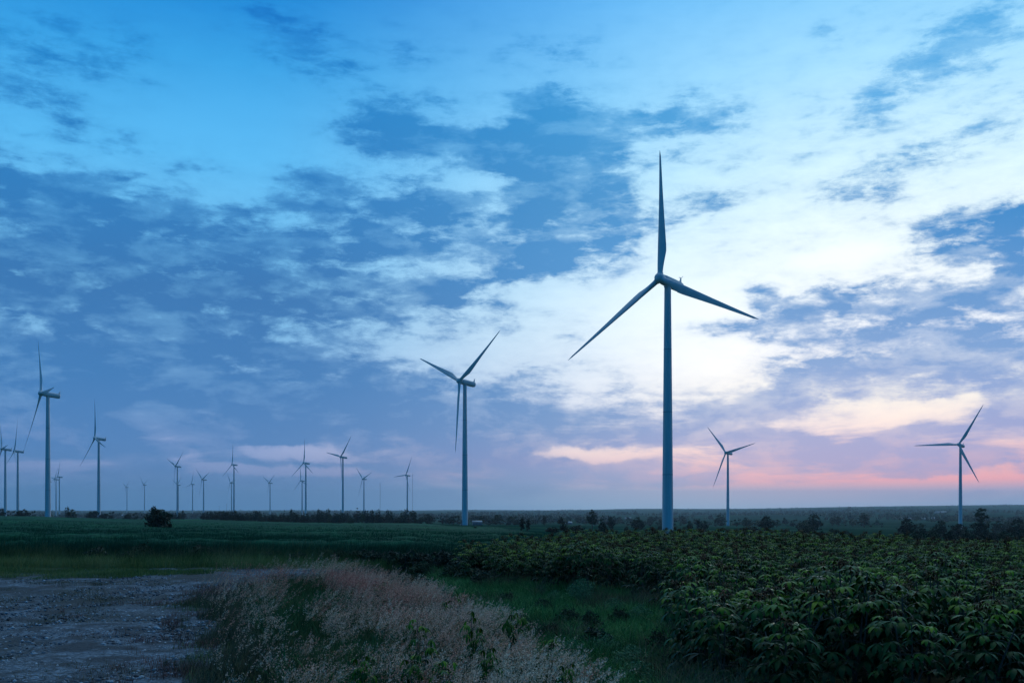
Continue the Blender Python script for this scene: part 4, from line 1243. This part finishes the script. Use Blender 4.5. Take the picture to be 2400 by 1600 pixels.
# pink-flowering grass
PP = [(-7.6, 32), (-6.0, 34.5), (-3.9, 31), (-2.8, 28), (-1.1, 22.5), (-.1, 18.5), (.6, 15), (1.25, 11.5), (1.3, 8.6), (-1.9, 8.6), (-3.0, 13), (-4.5, 18), (-6.3, 24), (-7.8, 29)]
grass_patch('plume_stems', 'olive stems and blades under the pink grass plumes', PP, 70000, (.35, .8), (.004, .010), m_stem, (.22, 0), .3)
grass_patch('plume_undergrowth', 'green weeds growing between the pink grass plumes', PP, 40000, (.3, .8), (.01, .035), m_weed, (.1, 0), .5, clump=.9, thresh=.52)
def plumes(n):
    x, y = scatter(PP, n * 4)
    left = np.clip((x - np.interp(y, YL, XL)) / 1.6, 0, 1) * np.clip((y - 9) / 8 + (x + 1.5) / 2.0, .1, 1)
    k = (noise2(x, y, 1.1, 12) * .5 + noise2(x, y, .38, 13) * .5) * (.74 + .26 * left) > rng.uniform(.42, .52, len(x))
    x, y = x[k][:n], y[k][:n]
    ye = 9 + 26 * rng.uniform(size=600) ** .8; q_ = rng.uniform(0, 1, 600) ** 1.9
    x = np.concatenate([x, np.interp(ye, YL, XL) - q_ * 1.3 * (.5 + ye / 45)]); y = np.concatenate([y, ye]); n = len(x)
    hh = (rng.uniform(.55, 1.0, n)) * (.75 + .4 * noise2(x, y, 2.0, 5)) * np.clip(.7 + (y - 9) / 40, .7, 1.1)
    z = ground_z(x, y)
    ln = np.stack([rng.normal(.30, .16, n), rng.normal(0, .15, n)], -1)
    P = np.stack([x, y, z], -1)
    st = blades(P, hh, np.full(n, .004), ln, 3, rng.uniform(.3, .9, n), taper=9)
    L = np.linalg.norm(ln, axis=1)
    top = P + np.stack([ln[:, 0] * hh, ln[:, 1] * hh, hh * (1 - .35 * np.minimum(L, 1.2))], -1)
    # direction at the tip
    d = np.stack([2 * ln[:, 0], 2 * ln[:, 1], 1 - .7 * L], -1); d /= np.linalg.norm(d, axis=1)[:, None]
    q = 26
    t = rng.uniform(0, 1, (n, q))
    length = rng.uniform(.18, .34, n)[:, None]
    off = rng.normal(size=(n, q, 3)); off /= np.linalg.norm(off, axis=2)[..., None]
    rad = (.050 * np.sin(np.pi * np.clip(t * .9 + .08, 0, 1)) ** .7)[..., None] * rng.uniform(.3, 1, (n, q, 1))
    c = top[:, None] + d[:, None] * ((t - .5) * length)[..., None] + off * rad
    c[..., 2] -= (rad[..., 0] * .3)
    a = d[:, None] * .75 + off * .6 + rng.normal(size=(n, q, 3)) * .25; a /= np.linalg.norm(a, axis=2)[..., None]
    b = np.cross(a, rng.normal(size=(n, q, 3))); b /= np.linalg.norm(b, axis=2)[..., None] + 1e-9
    s = rng.uniform(.008, .018, (n, q, 1)); w = s * .42
    v = np.stack([c - a * s, c - b * w, c + a * s, c + b * w], 2).reshape(-1, 3)
    f = np.arange(len(v)).reshape(-1, 4)
    near = np.clip((24 - y) / 14, 0, 1)
    base = np.clip(.36 + .5 * (noise2(x, y, 1.3, 21) - .5) * 1.9 + .28 * near + rng.normal(0, .16, n), 0, 1)
    o = obj('pink_grass', np_mesh('pink_grass', v, f, m_pink, np.repeat(base, q * 4)))
    tag(o, 'feathery pink and silvery seed plumes leaning in the wind beside the gravel', 'grass', kind='stuff')
    v, f, t2 = st
    o = obj('plume_stalks', np_mesh('plume_stalks', v, f, m_stem, t2))
    tag(o, 'thin stalks carrying the pink seed plumes', 'grass', kind='stuff')
plumes(7500)

# ------------------------------------------------------------------ cassava crop
m_cas = material('cassava_leaf', (0, 0, 0), rough=.38, spec=.07, attr='tint', attr_cols=[(.004, .034, .016), (.015, .078, .018), (.13, .23, .010)], rnd=.3)
m_tuft = material('cassava_young_leaf', (0, 0, 0), rough=.6, spec=.08, attr='tint', attr_cols=[(.030, .012, .008), (.075, .030, .012), (.12, .10, .02)], rnd=.2)
m_cst = material('cassava_stem', (.11, .09, .07), rough=.8)

def cassava(seed, leaves=64, seg=4, H=1.5, nl=7):
    r = np.random.default_rng(seed)
    stems = []
    nb = 3
    tops = []
    stems.append(tube([(0, 0, -.05), (.02, .01, .3 * H)], .018, .015, 6))
    for b in range(nb):
        a = r.uniform(0, 6.28); e = r.uniform(.12, .34)
        top = np.array([e * math.cos(a), e * math.sin(a), H * r.uniform(.84, 1.0)])
        pts = [np.array([.02, .01, .3 * H]), np.array([top[0] * .6, top[1] * .6, .62 * H]), top]
        stems.append(tube(pts, .013, .007, 5)); tops.append((pts, top))
    B, Dv, Ln, Wd, Dr, Ti = [], [], [], [], [], []
    pet = []
    for i in range(leaves):
        pts, top = tops[i % nb]
        t = r.uniform(.0, 1.0) ** .85
        if t < .5: p0 = pts[0] + (pts[1] - pts[0]) * t * 2
        else: p0 = pts[1] + (pts[2] - pts[1]) * (t - .5) * 2
        a = r.uniform(0, 6.28); ln = r.uniform(.16, .34) * (1.15 - .45 * t)
        el = r.uniform(-.15, .5) + .35 * (t - .5)
        p1 = p0 + np.array([math.cos(a) * math.cos(el), math.sin(a) * math.cos(el), math.sin(el)]) * ln
        pet.append(tube([p0, (p0 + p1) / 2 + [0, 0, .02], p1], .0035, .0025, 3))
        base_t = np.clip(.25 + .55 * (t - .4) + r.normal(0, .12), 0, 1)
        if t > .8 and r.uniform() < .5: base_t = min(1, base_t + .3)
        size = r.uniform(.17, .27) * (1.1 - .3 * t)
        for q in range(nl):
            th = a + (q - (nl - 1) / 2) * r.uniform(.72, .86)
            B.append(p1); e2 = r.uniform(-.25, .15) + (.1 if t > .8 else -.1)
            Dv.append((math.cos(th) * math.cos(e2), math.sin(th) * math.cos(e2), math.sin(e2)))
            mid = 1 - abs(q - (nl - 1) / 2) / nl * 1.1
            Ln.append(size * mid * r.uniform(.9, 1.1)); Wd.append(size * .27 * (.75 + .4 * mid))
            Dr.append(r.uniform(.7, 1.5)); Ti.append(np.clip(base_t + r.normal(0, .05), 0, 1))
    leaf = ribbon_leaves(np.array(B), np.array(Dv), np.array(Ln), np.array(Wd), np.array(Dr), np.array(Ti), seg)
    B, Dv, Ln, Wd, Dr, Ti = [], [], [], [], [], []
    zs = sorted(tops, key=lambda q: -q[1][2])
    for pts, top in zs[:1]:
        for i in range(46):
            a = r.uniform(0, 6.28); e2 = r.uniform(-.3, 1.1)
            o_ = r.uniform(0, .06)
            B.append(top + [math.cos(a) * o_, math.sin(a) * o_, r.uniform(-.02, .09)])
            Dv.append((math.cos(a) * math.cos(e2), math.sin(a) * math.cos(e2), math.sin(e2)))
            Ln.append(r.uniform(.07, .12)); Wd.append(r.uniform(.016, .028)); Dr.append(r.uniform(1.4, 2.6)); Ti.append(r.uniform(0, 1) ** 1.3)
    tuft = ribbon_leaves(np.array(B), np.array(Dv), np.array(Ln), np.array(Wd), np.array(Dr), np.array(Ti), max(3, seg - 1))
    return merge(stems + pet), leaf, tuft

CP = [(-2.3, 37.5), (-1.5, 34.5), (.4, 31.5), (2.4, 29.5), (4.1, 26.5), (3.9, 22), (3.4, 18), (2.9, 14.5), (2.6, 12), (40, 12), (40, 62), (12, 64), (4.5, 57), (1.0, 47)]
plants = []
y_ = 12.2; row = 0
while y_ < 63:
    x_ = -6 + (row % 2) * .4
    while x_ < .62 * y_ + 5:
        xx, yy = x_ + random.gauss(0, .14), y_ + random.gauss(0, .12)
        if random.random() > .07 and inside(np.array([xx + random.gauss(0, .35)]), np.array([yy]), CP)[0]:
            plants.append((xx, yy))
        x_ += .84
    y_ += .90; row += 1
plants.sort(key=lambda p: math.hypot(*p))
VAR = [cassava(100 + i, 54, 4, 1.45 + .05 * (i % 3)) for i in range(5)]
VM = []
for i, (st, lf, tf) in enumerate(VAR):
    VM.append((np_mesh('stem', st[0], st[1], m_cst), np_mesh('leaves', lf[0], lf[1], m_cas, lf[2]), np_mesh('young_leaves', tf[0], tf[1], m_tuft, tf[2])))
GC_ = 'nearest cassava plants of the crop'
for xx, yy in plants[:298]:
    vm = random.choice(VM)
    s = random.uniform(.84, 1.06) + .26 * (float(noise2(np.array([xx]), np.array([yy]), 2.6, 2)[0]) - .45)
    if yy < 16: s *= 1.08
    root = obj('cassava_plant', None, loc=(xx, yy, gz(xx, yy)), rot=(random.gauss(0, .05), random.gauss(0, .05), random.uniform(0, 6.28)), scale=(s * 1.08, s * 1.08, s))
    tag(root, 'leafy cassava plant in the near rows of the crop on the right', 'cassava plant', GC_)
    obj('leaves', vm[1], root); obj('young_leaves', vm[2], root); obj('stem', vm[0], root)

LOD = [cassava(200 + i, 42, 2, 1.5, 7) for i in range(4)]
def mass(which, name, mat, label, cat):
    V, Fq, T = [], [], []
    off = 0
    r = np.random.default_rng(5)
    for xx, yy in plants[298:]:
        i = r.integers(0, 4); v, f, t = LOD[i][which]
        a = r.uniform(0, 6.28); s = r.uniform(.84, 1.08) + .24 * (float(noise2(np.array([xx]), np.array([yy]), 3., 2)[0]) - .5)
        ca, sa = math.cos(a), math.sin(a)
        w = np.stack([(v[:, 0] * ca - v[:, 1] * sa) * s * 1.1 + xx, (v[:, 0] * sa + v[:, 1] * ca) * s * 1.1 + yy, v[:, 2] * s + gz(xx, yy)], -1)
        V.append(w); Fq.append((f[0] if isinstance(f, list) else f) + off); off += len(v); T.append(np.clip(t + r.normal(0, .12), 0, 1))
    o = obj(name, np_mesh(name, np.concatenate(V), np.concatenate(Fq), mat, np.concatenate(T)))
    tag(o, label, cat, kind='stuff')
mass(1, 'cassava_foliage', m_cas, 'dense green foliage of the farther cassava rows up to the crest', 'cassava crop')
mass(2, 'cassava_young_foliage', m_tuft, 'rusty young leaf tufts topping the farther cassava rows', 'cassava crop')

# ------------------------------------------------------------------ bushes and weeds near by
def near_bush(px, ytop, ybase, w, k, label, name='bush'):
    D = depth_for(px, ybase)
    t = tree(px, ytop, ybase, w, k, label, 'bush', None, D, name)
    return t
near_bush(1365, 1345, 1428, 76, 'soft', 'rounded pale-green bush standing at the edge of the cassava crop')
near_bush(1012, 1288, 1345, 74, 'bush', 'dark rounded bush at the left tip of the crop, behind the pink grass')
near_bush(1085, 1296, 1352, 70, 'bush', 'dark bush touching the left end of the cassava crop')
near_bush(945, 1296, 1340, 60, 'palebush', 'greyish green bush behind the right shoulder of the pink grass')
near_bush(845, 1282, 1324, 64, 'bush', 'dark bush on the field edge right behind the top of the pink grass')
near_bush(765, 1284, 1322, 58, 'palebush', 'low green bush on the field edge where the track ends')
near_bush(905, 1290, 1330, 46, 'bush', 'small dark bush between two others on the field edge')
near_bush(226, 1276, 1322, 60, 'bush', 'leftmost dark bush in the near edge of the green field')
near_bush(338, 1270, 1318, 66, 'palebush', 'middle loose bush in the near edge of the green field')
near_bush(300, 1290, 1322, 50, 'bush', 'low dark bush between two taller ones at the field edge')
near_bush(474, 1272, 1318, 66, 'bush', 'right dark bush in the near edge of the green field')
near_bush(420, 1286, 1318, 40, 'palebush', 'small pale bush left of the right field-edge bush')
near_bush(625, 1294, 1322, 50, 'palebush', 'low pale bush on the field edge above the track bend')
for px, yt, yb, w, k in [(700, 1290, 1324, 44, 'bush'), (800, 1284, 1326, 56, 'palebush'), (872, 1286, 1330, 54, 'bush'), (925, 1284, 1336, 58, 'bush'), (968, 1284, 1342, 60, 'bush'), (1045, 1282, 1350, 66, 'bush'), (1120, 1284, 1360, 70, 'bush'), (995, 1310, 1356, 60, 'palebush'), (1060, 1318, 1368, 66, 'palebush'), (1130, 1330, 1385, 66, 'bush')]:
    b_ = near_bush(px, yt, yb, w, k, 'dark bush of the scrub strip between field, pink grass and crop')
    b_['group'] = 'bushes of the dark scrub strip'
for px, yt, yb, w in [(1190, 1385, 1430, 54), (1300, 1378, 1425, 50), (1440, 1395, 1450, 70), (1500, 1410, 1470, 66), (1380, 1425, 1500, 60), (1290, 1455, 1520, 70), (1340, 1490, 1560, 80), (1620, 1500, 1590, 80), (1500, 1550, 1620, 110), (1400, 1550, 1625, 100), (1560, 1440, 1505, 60), (1270, 1400, 1450, 60), (1330, 1420, 1480, 70), (1450, 1420, 1480, 60), (1420, 1480, 1550, 80), (1540, 1470, 1550, 70), (1570, 1530, 1598, 80), (1230, 1440, 1500, 60)]:
    b_ = near_bush(px, yt, yb, w, random.choice(['soft', 'palebush']), 'low green weed cushion scattered in the grassy hollow', 'weed_clump')
    b_['group'] = 'low weed cushions in the grassy hollow'
near_bush(1480, 1500, 1590, 100, 'soft', 'soft pale green plant cushion low in the grassy hollow')
near_bush(1395, 1462, 1540, 90, 'bush', 'leafy dark green cushion in the middle of the grassy hollow')

def young(seed, H):
    r = np.random.default_rng(seed)
    parts = [tube([(0, 0, -.02), (.02, .01, H * .5), (.0, .02, H)], .009, .004, 5)]
    B, Dv, Ln, Wd, Dr, Ti = [], [], [], [], [], []
    for i in range(26):
        t = r.uniform(.25, 1.0); a = r.uniform(0, 6.28); e = r.uniform(.1, .6)
        p0 = np.array([0, .01, H * t]); ln = r.uniform(.05, .14)
        p1 = p0 + np.array([math.cos(a) * math.cos(e), math.sin(a) * math.cos(e), math.sin(e)]) * ln
        parts.append(tube([p0, p1], .003, .002, 3))
        for q in range(5):
            th = a + (q - 2) * .6; e2 = r.uniform(-.5, .1)
            B.append(p1); Dv.append((math.cos(th) * math.cos(e2), math.sin(th) * math.cos(e2), math.sin(e2)))
            Ln.append(r.uniform(.08, .15)); Wd.append(r.uniform(.022, .035)); Dr.append(r.uniform(.8, 1.8)); Ti.append(np.clip(.2 + .6 * t + r.normal(0, .1), 0, 1))
    lf = ribbon_leaves(np.array(B), np.array(Dv), np.array(Ln), np.array(Wd), np.array(Dr), np.array(Ti), 4)
    s = merge(parts)
    return np_mesh('stem', s[0], s[1], m_cst), np_mesh('leaves', lf[0], lf[1], m_cas, lf[2])
YV = [young(300 + i, .75) for i in range(3)]
WEEDS = [  # column, top row, height in metres, label
 (878, 1368, .85, 'dark leafy plant poking through the pink grass near its top'),
 (905, 1362, .85, 'dark leafy plant among the upper pink plumes, right of a similar one'),
 (1055, 1402, .95, 'slim leafy plant standing above the pink grass beside the dark bushes'),
 (981, 1462, .9, 'small leafy plant in the middle of the pink grass'),
 (1103, 1450, 1.1, 'tallest leafy plant in the silvery grass, dark with drooping leaves'),
 (1122, 1475, 1.0, 'leafy plant right against the tallest one in the silvery grass'),
 (1195, 1445, 1.1, 'tall dark leafy plant at the right side of the silvery grass'),
 (1218, 1440, .9, 'bright green leafy plant beside the tall dark one'),
 (999, 1514, .95, 'leafy plant with bright top at the bottom centre of the silvery grass'),
 (853, 1542, .85, 'bright-topped leafy plant low in the left part of the silvery grass'),
 (960, 1552, .8, 'low leafy plant left of the bright-topped one at the bottom'),
 (1040, 1550, .8, 'low leafy plant at the bottom edge, right of the bright-topped one'),
 (1150, 1522, .9, 'leafy plant at the bottom edge under the tallest one'),
 (1296, 1500, .8, 'leafy plant where the silvery grass meets the green hollow'),
 (1335, 1560, .8, 'small leafy plant at the bottom edge in the green hollow'),
]
for px, yt, H, lab in WEEDS:
    # the top of the plant is at eye-relative height -2.8 + H
    D = (2.8 - H) * F / (yt - HY)
    x, y, z = at(px, D)
    vm = random.choice(YV)
    root = obj('leafy_weed', None, loc=(x, y, z), rot=(0, 0, random.uniform(0, 6.28)), scale=(1.15, 1.15, H / .75))
    tag(root, lab, 'weed')
    obj('stem', vm[0], root); obj('leaves', vm[1], root)

# ------------------------------------------------------------------ haze
hz = bpy.data.materials.new('haze'); hz.use_nodes = True
nt = hz.node_tree; nt.nodes.clear()
om = nt.nodes.new('ShaderNodeOutputMaterial'); pv = nt.nodes.new('ShaderNodeVolumePrincipled')
pv.inputs['Color'].default_value = (.66, .88, 1.0, 1)
pv.inputs['Density'].default_value = 0.68e-4
pv.inputs['Anisotropy'].default_value = 0.4
nt.links.new(pv.outputs[0], om.inputs['Volume'])
v, f, _ = box(-11500, 11500, -11500, 11500, -45, 190)
haze = obj('haze', np_mesh('haze', v, f, hz))
tag(haze, 'thin blue evening haze over the plain', 'haze', kind='stuff')
